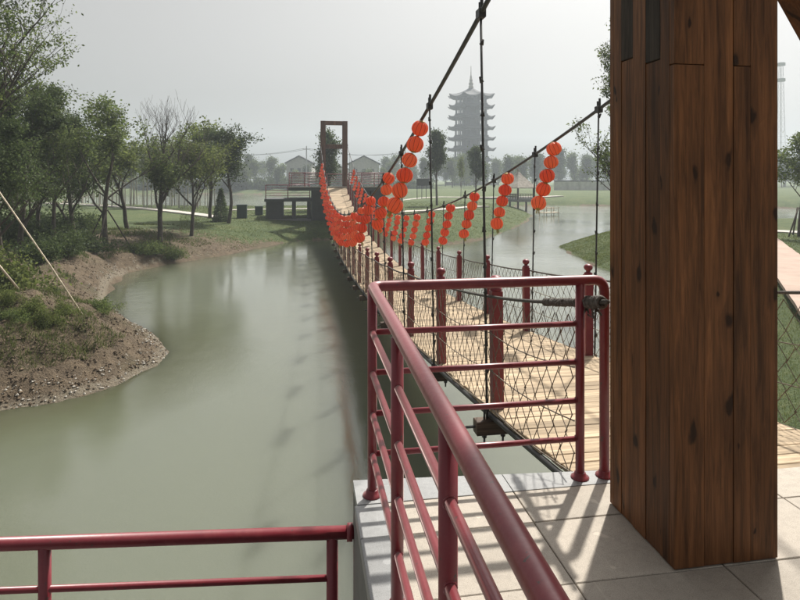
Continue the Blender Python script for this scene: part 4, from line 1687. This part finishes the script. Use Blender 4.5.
def clods(n, seed, region, smin, smax, mat, name, label):
    P = scatter(n, region, seed)
    Z = height(P[:, 0], P[:, 1])
    r = np.random.default_rng(seed)
    base = np.array([(1, 0, 0), (-1, 0, 0), (0, 1, 0), (0, -1, 0), (0, 0, 0.8), (0, 0, -0.8)], float)
    fc = np.array([(0, 2, 4), (2, 1, 4), (1, 3, 4), (3, 0, 4), (2, 0, 5), (1, 2, 5), (3, 1, 5), (0, 3, 5)])
    s = smin + (smax - smin) * r.random(n) ** 3
    V = base[None] * r.uniform(0.5, 1.3, (n, 6, 1)) * s[:, None, None]
    an = r.random(n) * 6.28
    c, sn = np.cos(an)[:, None], np.sin(an)[:, None]
    X = V[:, :, 0] * c - V[:, :, 1] * sn
    Yv = V[:, :, 0] * sn + V[:, :, 1] * c
    V = np.stack([X + P[:, 0, None], Yv + P[:, 1, None], V[:, :, 2] + Z[:, None] + s[:, None] * 0.25], -1)
    Fc = (fc[None] + np.arange(n)[:, None, None] * 6).reshape(-1, 3)
    me = bpy.data.meshes.new(name)
    me.from_pydata(V.reshape(-1, 3).tolist(), [], Fc.tolist())
    me.materials.append(M[mat])
    return tag(link(name, me), label, 'soil', None, 'stuff')


clods(16000, 1, (-60, 260, 11, 38, 0.05, 8.0), 0.010, 0.05, 'clod', 'soil_clods', 'loose brown clods of earth strewn over the bank')
clods(1100, 2, (-60, 250, 11, 38, 0.0, 0.6), 0.01, 0.045, 'pale_stone', 'shore_pebbles', 'pale pebbles and silt lumps along the water line')


def grass(n, seed, regions, hmin, hmax, wid, name, label, mat='blade', noise_cut=None, cat='grass'):
    Ps = np.concatenate([scatter(m, reg, seed + i) for i, (m, reg) in enumerate(regions)])
    if noise_cut is not None:
        f = fbm(Ps[:, 0] * 0.5, Ps[:, 1] * 0.5, 3, 21)
        Ps = Ps[f > noise_cut]
    r = np.random.default_rng(seed)
    m = len(Ps)
    Z = height(Ps[:, 0], Ps[:, 1])
    h = r.uniform(hmin, hmax, m) * (0.6 + 0.8 * r.random(m))
    sc = np.clip(Ps[:, 1] / 14.0, 0.8, 3.0)
    a = r.random(m) * 6.28
    w = wid * sc
    lean_ = r.normal(size=(m, 2)) * 0.45 * h[:, None]
    dx, dy = np.cos(a) * w, np.sin(a) * w
    B0 = np.stack([Ps[:, 0] - dx, Ps[:, 1] - dy, Z - 0.02], 1)
    B1 = np.stack([Ps[:, 0] + dx, Ps[:, 1] + dy, Z - 0.02], 1)
    T = np.stack([Ps[:, 0] + lean_[:, 0], Ps[:, 1] + lean_[:, 1], Z + h], 1)
    co = np.stack([B0, B1, T], 1).reshape(-1, 3)
    me = bpy.data.meshes.new(name)
    me.vertices.add(m * 3)
    me.vertices.foreach_set('co', co.astype(np.float32).ravel())
    me.loops.add(m * 3)
    me.loops.foreach_set('vertex_index', np.arange(m * 3, dtype=np.int32))
    me.polygons.add(m)
    me.polygons.foreach_set('loop_start', np.arange(0, m * 3, 3, dtype=np.int32))
    me.polygons.foreach_set('loop_total', np.full(m, 3, dtype=np.int32))
    me.materials.append(M[mat])
    me.update()
    return tag(link(name, me), label, cat, None, 'stuff')


grass(60000, 5, [(60000, (-60, 240, 12, 40, 0.9, 9.0))], 0.04, 0.15, 0.009, 'bank_weeds', 'patchy weeds and short grass on the brown earth bank', noise_cut=0.06)
grass(60000, 9, [(50000, (560, 900, 10, 34, 0.15)), (24000, (540, 640, 30, 52, 0.1)), (60000, (180, 560, 36, 78, 0.15))], 0.025, 0.06, 0.010, 'lawn_grass', 'short green lawn grass on the park banks')

# ------------------------------------------------------------------ haze: the damp air of the photograph
t = NT('haze_air')
vol = t.n('VolumePrincipled')
vol.inputs['Color'].default_value = (0.83, 0.91, 1.0, 1)
vol.inputs['Density'].default_value = 0.00105
vol.inputs['Anisotropy'].default_value = 0.25
t.nt.links.new(vol.outputs[0], t.out.inputs['Volume'])
hzm = MB().box(-740, 740, -70, 760, -5.2, 56)
ho = tag(hzm.build('haze', t.m), 'pale damp haze filling the air over the park', 'haze', None, 'stuff')
